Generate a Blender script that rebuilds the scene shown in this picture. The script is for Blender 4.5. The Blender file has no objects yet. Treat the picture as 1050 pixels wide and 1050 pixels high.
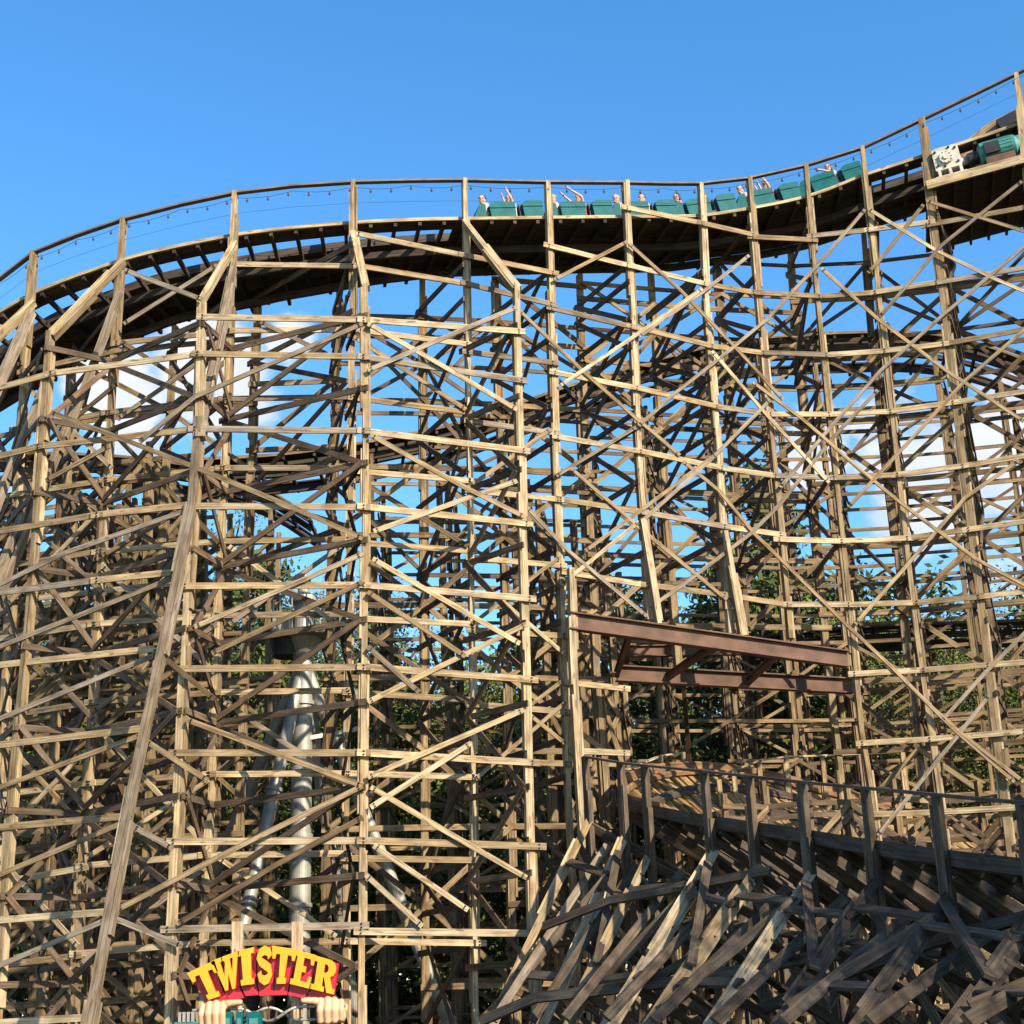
import bpy, bmesh, math, random
from mathutils import Vector, Matrix, noise
random.seed(7)
R = math.radians
S = bpy.context.scene
COL = S.collection

# ------------------------------------------------------------------ camera
F = 1650.0; PITCH = R(18.4); ROLL = 0.0413
CAM = Vector((0, 0, 1.65))
fwd = Vector((0, math.cos(PITCH), math.sin(PITCH)))
u0 = Vector((0, -math.sin(PITCH), math.cos(PITCH))); r0 = Vector((1, 0, 0))
cup = u0*math.cos(ROLL) + r0*math.sin(ROLL)
crt = r0*math.cos(ROLL) - u0*math.sin(ROLL)
cd = bpy.data.cameras.new('camera'); cam = bpy.data.objects.new('camera', cd); COL.objects.link(cam)
m = Matrix((crt, cup, -fwd)).transposed().to_4x4(); m.translation = CAM
cam.matrix_world = m
cd.sensor_width = 36; cd.lens = 36*F/1050; cd.clip_end = 5000
S.camera = cam

# ------------------------------------------------------------------ sky and sun
SUN_EL = R(30); SUN_AZ = R(42)          # sun behind the viewer, to the right
sdir = Vector((math.sin(SUN_AZ)*math.cos(SUN_EL), -math.cos(SUN_AZ)*math.cos(SUN_EL), math.sin(SUN_EL)))
sl = bpy.data.lights.new('sun', 'SUN'); sl.energy = 5.0; sl.angle = R(0.5); sl.color = (1, .87, .68)
so = bpy.data.objects.new('sun', sl); COL.objects.link(so)
so.rotation_euler = sdir.to_track_quat('Z', 'Y').to_euler()
W = bpy.data.worlds.new('World'); S.world = W; W.use_nodes = True
S.view_settings.view_transform = 'Standard'; S.view_settings.look = 'None'
S.view_settings.exposure = 1.08; S.view_settings.gamma = 1

def ray(px, py):
    return fwd + crt*((px-525)/F) + cup*((525-py)/F)

def world_setup():
    n = W.node_tree.nodes; l = W.node_tree.links; n.clear()
    out = n.new('ShaderNodeOutputWorld'); bg = n.new('ShaderNodeBackground'); bg.inputs[1].default_value = 0.105
    sky = n.new('ShaderNodeTexSky'); sky.sky_type = 'NISHITA'; sky.sun_disc = False
    sky.sun_elevation = SUN_EL
    sky.sun_rotation = math.atan2(sdir.x, sdir.y)
    sky.air_density = 1.0; sky.dust_density = .35; sky.ozone_density = 2.2
    hs = n.new('ShaderNodeHueSaturation'); hs.inputs['Saturation'].default_value = 1.3; hs.inputs['Value'].default_value = 1.36
    l.new(sky.outputs[0], hs.inputs['Color'])
    tc = n.new('ShaderNodeTexCoord')
    nz = n.new('ShaderNodeTexNoise'); nz.inputs['Scale'].default_value = 13; nz.inputs['Detail'].default_value = 9; nz.inputs['Roughness'].default_value = .55
    mp = n.new('ShaderNodeMapping'); mp.inputs['Scale'].default_value = (1, 1, 1.5)
    l.new(tc.outputs['Generated'], mp.inputs[0]); l.new(mp.outputs[0], nz.inputs['Vector'])
    total = None
    # cumulus banks: direction, angular radius, weight
    for px, py, rad, wt in ((215, 375, 95, 1.0), (120, 400, 85, .9), (40, 500, 60, .5), (310, 490, 70, .5), (290,345,50,.7),
                            (950, 470, 125, .8), (1065, 470, 120, .85), (850, 470, 75, .55), (1100, 560, 160, .6), (-160, 520, 110, .7), (1300,480,200,.7)):
        d = ray(px, py).normalized(); a = rad/F
        dt = n.new('ShaderNodeVectorMath'); dt.operation = 'DISTANCE'; dt.inputs[1].default_value = d
        nm = n.new('ShaderNodeVectorMath'); nm.operation = 'NORMALIZE'; l.new(tc.outputs['Generated'], nm.inputs[0])
        l.new(nm.outputs[0], dt.inputs[0])
        mr = n.new('ShaderNodeMapRange'); mr.interpolation_type = 'SMOOTHSTEP'
        mr.inputs['From Min'].default_value = a*1.25; mr.inputs['From Max'].default_value = 0
        mr.inputs['To Max'].default_value = wt
        l.new(dt.outputs['Value'], mr.inputs['Value'])
        if total is None: total = mr.outputs[0]
        else:
            mx = n.new('ShaderNodeMath'); mx.operation = 'MAXIMUM'; l.new(total, mx.inputs[0]); l.new(mr.outputs[0], mx.inputs[1]); total = mx.outputs[0]
    ad = n.new('ShaderNodeMath'); ad.operation = 'ADD'; sc = n.new('ShaderNodeMath'); sc.operation = 'MULTIPLY_ADD'; sc.inputs[1].default_value = 1.75; sc.inputs[2].default_value = -.38; l.new(nz.outputs['Fac'], sc.inputs[0]); l.new(total, ad.inputs[0]); l.new(sc.outputs[0], ad.inputs[1])
    mk = n.new('ShaderNodeMapRange'); mk.interpolation_type = 'SMOOTHSTEP'
    mk.inputs['From Min'].default_value = .80; mk.inputs['From Max'].default_value = 1.08; mk.inputs['To Max'].default_value = .93
    l.new(ad.outputs[0], mk.inputs['Value'])
    gt = n.new('ShaderNodeMath'); gt.operation = 'MULTIPLY'; gt.use_clamp = True; gt.inputs[1].default_value = 5; l.new(total, gt.inputs[0])
    mm = n.new('ShaderNodeMath'); mm.operation = 'MULTIPLY'; l.new(mk.outputs[0], mm.inputs[0]); l.new(gt.outputs[0], mm.inputs[1])
    cr = n.new('ShaderNodeValToRGB')
    cr.color_ramp.elements[0].position = .3; cr.color_ramp.elements[0].color = (3.1, 3.7, 4.7, 1)
    cr.color_ramp.elements[1].position = .62; cr.color_ramp.elements[1].color = (4.7, 4.7, 4.7, 1)
    nz2 = n.new('ShaderNodeTexNoise'); nz2.inputs['Scale'].default_value = 16; nz2.inputs['Detail'].default_value = 5
    l.new(mp.outputs[0], nz2.inputs['Vector']); l.new(nz2.outputs['Fac'], cr.inputs[0])
    mix = n.new('ShaderNodeMixRGB'); l.new(mm.outputs[0], mix.inputs[0]); l.new(hs.outputs[0], mix.inputs[1]); l.new(cr.outputs[0], mix.inputs[2])
    l.new(mix.outputs[0], bg.inputs[0]); l.new(bg.outputs[0], out.inputs[0])
world_setup()

# ------------------------------------------------------------------ materials
def newmat(name):
    mt = bpy.data.materials.new(name); mt.use_nodes = True
    n = mt.node_tree.nodes; l = mt.node_tree.links
    return mt, n, l, n['Principled BSDF']
def wood(name, light, mid, grey, dark, greyamt=.5, contrast=1.0):
    kk = .73; light, mid, grey, dark = ([c*kk for c in q] for q in (light, mid, grey, dark))
    mt, n, l, b = newmat(name)
    uv = n.new('ShaderNodeUVMap'); uv.uv_map = 'UVMap'
    def nz(sx, sy, det, sc=1):
        mp = n.new('ShaderNodeMapping'); mp.inputs['Scale'].default_value = (sx, sy, 1)
        t = n.new('ShaderNodeTexNoise'); t.noise_dimensions = '2D'; t.inputs['Scale'].default_value = sc; t.inputs['Detail'].default_value = det
        l.new(uv.outputs[0], mp.inputs[0]); l.new(mp.outputs[0], t.inputs['Vector']); return t.outputs['Fac']
    grain = nz(.7, 26, 4); patch = nz(.55, 3.0, 4); blotch = nz(1.7, 6, 3); knots = nz(2.2, 9, 1)
    oi = n.new('ShaderNodeObjectInfo'); ge = n.new('ShaderNodeNewGeometry')
    rnd = n.new('ShaderNodeMath'); rnd.operation = 'ADD'; l.new(oi.outputs['Random'], rnd.inputs[0]); l.new(ge.outputs['Random Per Island'], rnd.inputs[1])
    fr = n.new('ShaderNodeMath'); fr.operation = 'FRACT'; l.new(rnd.outputs[0], fr.inputs[0])
    def ramp(fac, a, b_, c0, c1):
        r_ = n.new('ShaderNodeValToRGB'); e = r_.color_ramp.elements
        e[0].position = a; e[0].color = (*c0, 1); e[1].position = b_; e[1].color = (*c1, 1)
        l.new(fac, r_.inputs[0]); return r_.outputs[0]
    def mix(kind, f, a, b_):
        x = n.new('ShaderNodeMixRGB'); x.blend_type = kind
        if isinstance(f, float): x.inputs[0].default_value = f
        else: l.new(f, x.inputs[0])
        l.new(a, x.inputs[1]); l.new(b_, x.inputs[2]); return x.outputs[0]
    rb = n.new('ShaderNodeValToRGB'); rb.color_ramp.interpolation = 'LINEAR'; el = rb.color_ramp.elements
    el[0].position = 0; el[0].color = (*[q*.78 for q in mid], 1); el[1].position = 1; el[1].color = (*[a_*.35+b_*.65*1.25 for a_, b_ in zip(light, grey)], 1)
    for ps, c_ in ((.28, mid), (.55, light), (.8, [light[0]*1.08, light[1]*1.12, light[2]*1.25])):
        q = el.new(ps); q.color = (*c_, 1)
    l.new(fr.outputs[0], rb.inputs[0]); base = rb.outputs[0]
    g = n.new('ShaderNodeRGB'); g.outputs[0].default_value = (*grey, 1)
    pf = n.new('ShaderNodeMapRange'); pf.inputs['From Min'].default_value = .38; pf.inputs['From Max'].default_value = .68; pf.inputs['To Max'].default_value = greyamt
    l.new(patch, pf.inputs['Value'])
    c = mix('MIX', pf.outputs[0], base, g.outputs[0])
    c = mix('MULTIPLY', .75*contrast, c, ramp(grain, .3, .62, (.42, .36, .3), (1.08, 1.06, 1.04)))
    c = mix('MULTIPLY', .7*contrast, c, ramp(blotch, .3, .6, (.5, .44, .38), (1.08, 1.06, 1.02)))
    dk = n.new('ShaderNodeRGB'); dk.outputs[0].default_value = (*dark, 1)
    kf = n.new('ShaderNodeMapRange'); kf.inputs['From Min'].default_value = .70; kf.inputs['From Max'].default_value = .76; kf.inputs['To Max'].default_value = .7
    l.new(knots, kf.inputs['Value']); c = mix('MIX', kf.outputs[0], c, dk.outputs[0])
    l.new(c, b.inputs['Base Color']); b.inputs['Roughness'].default_value = .82; b.inputs['Specular IOR Level'].default_value = .25
    bp = n.new('ShaderNodeBump'); bp.inputs['Strength'].default_value = .35; bp.inputs['Distance'].default_value = .01
    l.new(grain, bp.inputs['Height']); l.new(bp.outputs[0], b.inputs['Normal'])
    return mt
WOOD = wood('weathered_pine', (.61, .475, .275), (.385, .28, .15), (.31, .26, .185), (.13, .075, .035))
DECK = wood('near_black_planks', (.085, .062, .045), (.06, .044, .033), (.075, .065, .055), (.03, .02, .015))  # near-black tone for track planks, ties and stringers
INNER = wood('brown_inner_timber', (.34, .245, .125), (.185, .128, .066), (.17, .13, .09), (.09, .05, .025))  # browner inner wood, deepened further to stand in for shade among the rows
UMBER = wood('umber_shade_brace', (.20, .135, .08), (.13, .088, .054), (.14, .115, .088), (.05, .03, .018))  # dark copy of the timber: shade of side-facing braces put into the colour
SHADED = wood('shade_toned_timber', (.15, .108, .068), (.10, .073, .046), (.115, .096, .073), (.08, .055, .035), .7)  # grey-brown wood darkened in colour to deepen the shade on the low curve
SILVER = wood('silvered_timber', (.36, .29, .205), (.27, .21, .14), (.27, .24, .20), (.09, .06, .04))
ORANGE = wood('fresh_orange_planks', (.42, .285, .11), (.31, .195, .075), (.30, .2, .11), (.12, .06, .03), .4)
def plain(name, col, rough=.5, metal=0, var=.15, scale=6, bump=0):
    mt, n, l, b = newmat(name)
    tc = n.new('ShaderNodeTexCoord'); t = n.new('ShaderNodeTexNoise'); t.inputs['Scale'].default_value = scale; t.inputs['Detail'].default_value = 6
    l.new(tc.outputs['Object'], t.inputs['Vector'])
    r_ = n.new('ShaderNodeValToRGB'); e = r_.color_ramp.elements
    col = [c*.76 for c in col]; e[0].position = .3; e[1].position = .7
    e[0].color = (*[c*(1-var) for c in col], 1); e[1].color = (*[min(1, c*(1+var)) for c in col], 1)
    l.new(t.outputs['Fac'], r_.inputs[0]); l.new(r_.outputs[0], b.inputs['Base Color'])
    b.inputs['Roughness'].default_value = rough; b.inputs['Metallic'].default_value = metal
    if bump:
        bp = n.new('ShaderNodeBump'); bp.inputs['Strength'].default_value = bump; bp.inputs['Distance'].default_value = .02
        l.new(t.outputs['Fac'], bp.inputs['Height']); l.new(bp.outputs[0], b.inputs['Normal'])
    return mt
TEAL = plain('teal_car_paint', (.005, .115, .125), .6, 0, .2, 3)
for _m in (TEAL,): _m.node_tree.nodes['Principled BSDF'].inputs['Specular IOR Level'].default_value = .12
DKTEAL = plain('dark_upholstery', (.02, .05, .055), .7, 0, .2)
BLACKM = plain('black_steel', (.02, .02, .022), .5, .3, .3)
RUST = plain('red_oxide_beam', (.135, .074, .05), .7, 0, .35, 2.2)
RUST.node_tree.nodes['Principled BSDF'].inputs['Specular IOR Level'].default_value = .2
GALV = plain('galvanised_steel', (.36, .35, .30), .48, .35, .25, 2.5)
WHITEP = plain('white_machine_paint', (.60, .55, .44), .55, 0, .28, 5)
MOTOR = plain('sea_green_motor_paint', (.05, .22, .20), .45, 0, .2, 4)
YEL = plain('yellow_sign_paint', (.80, .37, .007), .5, 0, .07, 5)
RED = plain('red_sign_paint', (.56, .014, .03), .45, 0, .2, 4)
FLESH = plain('painted_flesh', (.74, .42, .24), .55, 0, .07, 8)
SKIN = plain('rider_skin', (.62, .36, .25), .6, 0, .06)
HAIRS = [plain('dark_hair', (.03, .018, .012), .6), plain('brown_hair', (.10, .05, .025), .6), plain('fair_hair', (.35, .22, .09), .6)]
SHIRTS = [plain('pale_cotton', (.52, .47, .43), .85), plain('navy_cotton', (.03, .05, .14), .85), plain('grey_cotton', (.3, .3, .31), .85), plain('red_cotton', (.45, .06, .05), .85)]
RAILG = plain('worn_handrail', (.17, .125, .09), .8, 0, .3, 4)
STEELRAIL = plain('rail_steel', (.12, .10, .09), .4, .7, .3)
BULB = plain('frosted_bulb', (.10, .09, .075), .3, 0, .05)
CABLE = plain('black_cable', (.02, .02, .02), .7)

# ------------------------------------------------------------------ plan of the front face, pixel -> place
KN = [(-200, 44.0), (-80, 41.0), (0, 39.6), (120, 38.3), (240, 37.8), (362, 37.8), (475, 38.4), (563, 39.1), (643, 39.8), (720, 40.4), (770, 40.8), (828, 41.0),
      (882, 40.9), (945, 40.6), (1042, 40.0), (1150, 39.2), (1300, 38.0)]
KT = []
for px, y in KN:
    d = ray(px, 215); KT.append((d.x/d.y, y))
def face_y(t):
    if t <= KT[0][0]: return KT[0][1]
    for (a, ya), (b, yb) in zip(KT, KT[1:]):
        if t <= b:
            s = (t-a)/(b-a); return ya + (yb-ya)*s
    return KT[-1][1]
def at(px, py, off=0.0):
    """where the sight line through (px, py) meets the vertical curved face lying off metres behind the front posts"""
    d = ray(px, py); t = d.x/d.y; y = face_y(t) + off
    return CAM + d*(y/d.y)
def aty(px, py, y):
    d = ray(px, py); return CAM + d*(y/d.y)
def proj(p):
    v = p-CAM; dz = v.dot(fwd)
    return 525+F*v.dot(crt)/dz, 525-F*v.dot(cup)/dz, dz
def nrm_at(p, off=0):
    t = p.x/p.y; e = .01
    a = Vector(((t-e)*(face_y(t-e)+off), face_y(t-e)+off, 0)); b = Vector(((t+e)*(face_y(t+e)+off), face_y(t+e)+off, 0))
    tg = (b-a).normalized(); return Vector((tg.y, -tg.x, 0))          # towards the viewer

# ------------------------------------------------------------------ mesh collecting
class MB:
    def __init__(s): s.v = []; s.f = []; s.uv = []; s.mi = []
    def face(s, idx, uvs, mi=0): s.f.append(idx); s.uv.extend(uvs); s.mi.append(mi)
    def bar(s, pts, w, d, nrm, mi=0, jit=.012, seg=2.6):
        """timber through pts: w wide across, d deep along nrm"""
        P = [pts[0]]
        for a, b in zip(pts, pts[1:]):
            k = max(1, int((b-a).length/seg))
            for i in range(1, k+1):
                q = a.lerp(b, i/k)
                if i < k: q = q + Vector((random.uniform(-jit, jit), random.uniform(-jit, jit), random.uniform(-jit, jit)))
                P.append(q)
        ou = random.uniform(0, 90); ov = random.uniform(0, 90); base = len(s.v); L = 0; Ls = []
        for i, p in enumerate(P):
            t = (P[min(i+1, len(P)-1)]-P[max(i-1, 0)]).normalized()
            side = t.cross(nrm)
            if side.length < 1e-3: side = t.cross(Vector((.3, .5, .8)))
            side.normalize(); nn = side.cross(t).normalized()
            for a, b in ((-1, -1), (1, -1), (1, 1), (-1, 1)):
                s.v.append(p + side*(a*w/2) + nn*(b*d/2))
            if i: L += (P[i]-P[i-1]).length
            Ls.append(L)
        vv = [0, w, w+d, 2*w+d, 2*w+2*d]
        for i in range(len(P)-1):
            for k in range(4):
                a = base+i*4+k; b = base+i*4+(k+1) % 4; c = b+4; e = a+4
                s.face((a, b, c, e), [(ou+Ls[i], ov+vv[k]), (ou+Ls[i], ov+vv[k+1]), (ou+Ls[i+1], ov+vv[k+1]), (ou+Ls[i+1], ov+vv[k])], mi)
        e = base+(len(P)-1)*4
        s.face((base+3, base+2, base+1, base), [(ou, ov), (ou+.02, ov), (ou+.02, ov+w), (ou, ov+w)], mi)
        s.face((e, e+1, e+2, e+3), [(ou, ov), (ou+.02, ov), (ou+.02, ov+w), (ou, ov+w)], mi)
    def strip(s, A, B, th, mi=0):
        """plank band between two polylines of equal length, th thick downward"""
        base = len(s.v); n = len(A); L = 0; ou = random.uniform(0, 90)
        for i in range(n):
            for q in (A[i], B[i], B[i]-Vector((0, 0, th)), A[i]-Vector((0, 0, th))): s.v.append(q.copy())
        for i in range(n-1):
            dl = (A[i+1]-A[i]).length; w = (A[i]-B[i]).length
            vv = [0, w, w+th, 2*w+th, 2*w+2*th]
            for k in range(4):
                a = base+i*4+k; b = base+i*4+(k+1) % 4
                s.face((a, a+4, b+4, b), [(ou+L, vv[k]), (ou+L+dl, vv[k]), (ou+L+dl, vv[k+1]), (ou+L, vv[k+1])], mi)
            L += dl
        e = base+(n-1)*4
        s.face((base, base+1, base+2, base+3), [(0, 0)]*4, mi); s.face((e+3, e+2, e+1, e), [(0, 0)]*4, mi)
    def cyl(s, a, b, ra, rb=None, n=16, mi=0, caps=True):
        rb = ra if rb is None else rb; t = (b-a).normalized(); x = t.orthogonal().normalized(); y = t.cross(x)
        base = len(s.v); L = (b-a).length
        for p, r_ in ((a, ra), (b, rb)):
            for k in range(n):
                an = 2*math.pi*k/n; s.v.append(p + x*(math.cos(an)*r_) + y*(math.sin(an)*r_))
        for k in range(n):
            j = (k+1) % n
            s.face((base+k, base+j, base+n+j, base+n+k), [(0, k/n), (0, (k+1)/n), (L, (k+1)/n), (L, k/n)], mi)
        if caps:
            s.face(tuple(base+k for k in reversed(range(n))), [(0, 0)]*n, mi); s.face(tuple(base+n+k for k in range(n)), [(0, 0)]*n, mi)
    def tube(s, pts, r_, n=8, mi=0):
        for a, b in zip(pts, pts[1:]): s.cyl(a, b, r_, r_, n, mi)
    def box(s, c, sx, sy, sz, mi=0, M=None):
        base = len(s.v); M = M or Matrix.Identity(3)
        for dz in (-1, 1):
            for dx, dy in ((-1, -1), (1, -1), (1, 1), (-1, 1)): s.v.append(c + M @ Vector((dx*sx/2, dy*sy/2, dz*sz/2)))
        for q in ((3, 2, 1, 0), (4, 5, 6, 7), (0, 1, 5, 4), (1, 2, 6, 5), (2, 3, 7, 6), (3, 0, 4, 7)):
            s.face(tuple(base+k for k in q), [(0, 0), (sx, 0), (sx, sz), (0, sz)], mi)
    def prism(s, prof, a, b, mi=0):
        """profile of points (list of Vector) extruded by moving from offset a to offset b"""
        base = len(s.v); n = len(prof)
        for o in (a, b):
            for p in prof: s.v.append(p+o)
        for k in range(n):
            j = (k+1) % n; s.face((base+k, base+j, base+n+j, base+n+k), [(0, 0), (1, 0), (1, 1), (0, 1)], mi)
        s.face(tuple(base+k for k in reversed(range(n))), [(0, 0)]*n, mi); s.face(tuple(base+n+k for k in range(n)), [(0, 0)]*n, mi)
    def extend(s, o):
        b = len(s.v); s.v.extend(o.v); s.f.extend(tuple(i+b for i in f) for f in o.f); s.uv.extend(o.uv); s.mi.extend(o.mi)
    def mesh(s, name, mats, fix=False, smooth=False, origin=None):
        me = bpy.data.meshes.new(name)
        vs = s.v if origin is None else [v-origin for v in s.v]
        me.from_pydata([tuple(v) for v in vs], [], s.f)
        u = me.uv_layers.new(name='UVMap')
        u.data.foreach_set('uv', [c for q in s.uv for c in q])
        me.polygons.foreach_set('material_index', s.mi)
        for mt in (mats if isinstance(mats, (list, tuple)) else [mats]): me.materials.append(mt)
        if fix:
            bm = bmesh.new(); bm.from_mesh(me); bmesh.ops.recalc_face_normals(bm, faces=bm.faces); bm.to_mesh(me); bm.free()
        if smooth: me.polygons.foreach_set('use_smooth', [True]*len(me.polygons)); 
        me.update(); return me
    def obj(s, name, mats, parent=None, fix=True, smooth=False, origin=None):
        if parent is not None and origin is None:
            origin = parent_loc(parent)
        ob = bpy.data.objects.new(name, s.mesh(name, mats, fix, smooth, origin)); COL.objects.link(ob)
        if parent is not None: ob.parent = parent
        elif origin is not None: ob.location = origin
        return ob
def parent_loc(o):
    p = Vector((0, 0, 0))
    while o is not None: p = p + o.location; o = o.parent
    return p
def tag(o, label=None, cat=None, group=None, kind=None):
    if label: o['label'] = label
    if cat: o['category'] = cat
    if group: o['group'] = group
    if kind: o['kind'] = kind
    return o
def empty(name, loc, label, cat, group=None):
    o = bpy.data.objects.new(name, None); COL.objects.link(o); o.location = loc; o.empty_display_size = .3
    return tag(o, label, cat, group)

class Thing:
    """a timber structure: members are collected per kind, the 100 that show largest become meshes of their own"""
    def __init__(s, name, loc, label, cat, mat=None):
        s.root = empty(name, loc, label, cat); s.mem = {}; s.mat = mat or WOOD
    def add(s, kind, pts, w, d, nrm, mat=None, bolts=0, **kw):
        mb = MB(); mb.bar(pts, w, d, nrm, **kw); mt = mat or s.mat
        if bolts:                       # dark bolt heads and washers where the board crosses a post
            for a, b in ((pts[0], pts[1]), (pts[-1], pts[-2])):
                t = (b-a).normalized()
                for o in (-.25, .25):
                    c = a + t*bolts + t.cross(nrm).normalized()*(o*w) + nrm*(d/2-.004)
                    mb.cyl(c, c+nrm*.03, .024, .02, 6, 1)
            mt = [mt, BLACKM]
        s.put(kind, mb, pts, w, mt)
    def put(s, kind, mb, pts, w, mat=None):
        area = 0
        for a, b in zip(pts, pts[1:]):
            for i in range(4):
                q = proj(a.lerp(b, (i+.5)/4))
                if 0 <= q[0] <= 1050 and 0 <= q[1] <= 1050: area += (b-a).length/4*w/(q[2]**2)/q[2]
        s.mem.setdefault(kind, []).append((area, mb, mat or s.mat))
    def post(s, pts, nrm, w=.135, d=.22, ply=.05, kind='post', mat=None):
        mb = MB(); mb.bar(pts, w, d, nrm, jit=.018)
        # staggered side plies bolted along the post
        Ls = [0]
        for a, b in zip(pts, pts[1:]): Ls.append(Ls[-1]+(b-a).length)
        def along(q):
            q = max(0, min(Ls[-1], q))
            for i in range(len(pts)-1):
                if q <= Ls[i+1] or i == len(pts)-2: return pts[i].lerp(pts[i+1], (q-Ls[i])/max(1e-6, Ls[i+1]-Ls[i]))
        for sd in (-1, 1):
            q = random.uniform(0, 1.5)
            while q < Ls[-1]-.5:
                ln = random.uniform(1.6, 4.2); a = along(q); b = along(min(Ls[-1], q+ln))
                side = (b-a).normalized().cross(nrm).normalized()
                o = side*(sd*(w/2+ply/2+.003)) + nrm*random.uniform(-.03, .03)
                if random.random() < .8: mb.bar([a+o, b+o], ply, d*random.uniform(.8, 1.0), nrm, jit=.006)
                q += ln + random.uniform(.05, 1.4)
        s.put(kind, mb, pts, w+ply*2, mat)
    def finish(s):
        for kind, lst in s.mem.items():
            lst.sort(key=lambda q: -q[0])
            o = parent_loc(s.root)
            for area, mb, mt in lst[:100]: mb.obj(kind, mt, s.root, fix=False)
            rest = lst[100:]
            if rest:
                bymat = {}
                mb = MB(); mats = []
                for area, b, mt in rest:
                    ml = mt if isinstance(mt, list) else [mt]
                    for q in ml:
                        if q not in mats: mats.append(q)
                    b.mi = [mats.index(ml[q]) for q in b.mi]; mb.extend(b)
                tag(mb.obj(kind, mats, s.root, fix=False), kind='stuff')

UP = Vector((0, 0, 1))
def T(lst, off): return [at(x, y, off) for x, y in lst]

# ================================================================== ground
def ground():
    mt, n, l, b = newmat('packed_earth_grass')
    tc = n.new('ShaderNodeTexCoord'); t = n.new('ShaderNodeTexNoise'); t.inputs['Scale'].default_value = .35; t.inputs['Detail'].default_value = 9
    l.new(tc.outputs['Object'], t.inputs['Vector']); r_ = n.new('ShaderNodeValToRGB'); e = r_.color_ramp.elements
    e[0].position = .4; e[0].color = (.045, .07, .02, 1); e[1].position = .6; e[1].color = (.16, .12, .08, 1)
    l.new(t.outputs['Fac'], r_.inputs[0]); l.new(r_.outputs[0], b.inputs['Base Color']); b.inputs['Roughness'].default_value = .95
    mb = MB(); N = 40; sz = 2400
    for j in range(N+1):
        for i in range(N+1):
            x = (i/N-.5); y = (j/N-.5)
            x = math.copysign(abs(x*2)**2.2, x)*sz/2; y = math.copysign(abs(y*2)**2.2, y)*sz/2+40
            mb.v.append(Vector((x, y, .12*noise.noise(Vector((x*.07, y*.07, 0))))))
    for j in range(N):
        for i in range(N):
            a = j*(N+1)+i; mb.face((a, a+1, a+N+2, a+N+1), [(0, 0)]*4)
    tag(mb.obj('ground', mt, smooth=True), kind='structure')
ground()

# ================================================================== the high trestle
HT = Thing('high_trestle', at(420, 215, 0)*1 - Vector((0, 0, at(420, 215, 0).z)), 'tall curved timber trestle in front that carries the teal train along its top', 'coaster trestle')
O0 = -1.7
def down(pts, off):
    """carry a traced post on, straight, to the ground"""
    P = T(pts, off); a = P[-1].copy(); b = P[-1]; 
    if b.z > 0: P.append(Vector((b.x, b.y, -.1)))
    return P
def rowpost(pts, off, **k):
    P = down(pts, off) if k.pop('g', True) else T(pts, off)
    HT.post(P, nrm_at(P[0]), **k); return P
R1 = [
 [(35,258),(28,345),(20,467),(10,640)],
 [(127,224),(120,310),(112,460),(100,633),(90,800),(75,1033)],
 [(241,197),(238,267),(232,470),(222,690),(213,917),(208,1000)],
 [(362,186),(363,283),(360,483),(357,750),(354,900)],
 [(476,184),(479,350),(482,500),(484,680),(487,1033)],
 [(561,187),(565,320),(570,500),(575,600),(581,790)],
 [(642,186),(647,290),(655,470),(667,636)],
 [(718,189),(723,300),(733,420),(748,650)],
 [(768,182),(787,410),(807,617),(810,655)],
 [(826,169),(848,410),(872,633),(883,750),(897,830)],
 [(884,151),(912,400),(940,650),(963,810)],
 [(945,122),(979,405),(1017,717),(1037,880)],
 [(1042,76),(1052,170),(1075,400),(1110,717)],
 [(-52,310),(-62,500),(-80,800)],
 [(1125,30),(1140,170),(1175,520)],
]
R1P = []
for i, tr in enumerate(R1):
    R1P.append(rowpost(tr, 0, g=i not in (6, 7, 8), w=.12 if i != 11 else .19))
HT.post(T([(658,533),(675,640)], -.25), nrm_at(at(660,560)), w=.12)
HT.post(T([(743,545),(762,652)], -.25), nrm_at(at(750,600)), w=.12)
R0 = [
 [(52,340),(43,467),(30,640),(17,770),(0,990)],
 [(206,305),(204,450),(193,600),(185,800),(177,950),(173,1047)],
 [(374,292),(375,500),(373,700),(371,900),(370,1045)],
 [(529,293),(534,470),(540,683),(546,953)],
]
R0P = [rowpost(t, O0) for t in R0]
rowpost([(585,583),(587,650),(592,767),(598,850)], -.5)
# knees from the top posts out to the outrigger posts
for (a, b) in (((127,268),(52,345)), ((241,250),(206,310)), ((362,240),(374,296)), ((476,228),(530,297)), ((35,310),(-40,380))):
    p = at(*a, -.15); q = at(*b, O0); HT.post([p, q], nrm_at(p), w=.13, ply=.06)
    p2 = at(a[0], a[1], 2.7); HT.add('brace', [q, q.lerp(p2, .5)+UP*.1], .16, .06, nrm_at(p))
# leaning batter posts on the left
bt = [at(204,428,O0-.1), at(203,445,O0-.1), at(197,520,O0-.2), at(168,660,O0-1.0), at(140,790,O0-1.6), at(115,920,O0-2.2), at(93,1045,O0-2.7)]
bt.append(bt[-1]+(bt[-1]-bt[-2])*.45); HT.post(bt, nrm_at(bt[0]), w=.18, ply=.06, mat=SILVER)
for pts in ([(123,300),(90,390),(55,475),(28,545),(0,612),(-30,700)], [(52,385),(28,440),(0,510),(-30,590)], [(241,268),(228,330),(214,400),(206,450)], [(33,320),(15,360),(-12,420)], [(38,490),(20,545),(-5,600)]):
    P = [at(x, y, O0*(i/(len(pts)-1))-.15) for i, (x, y) in enumerate(pts)]; HT.post(P, nrm_at(P[0]), w=.13, ply=.05, mat=SILVER)
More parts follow.
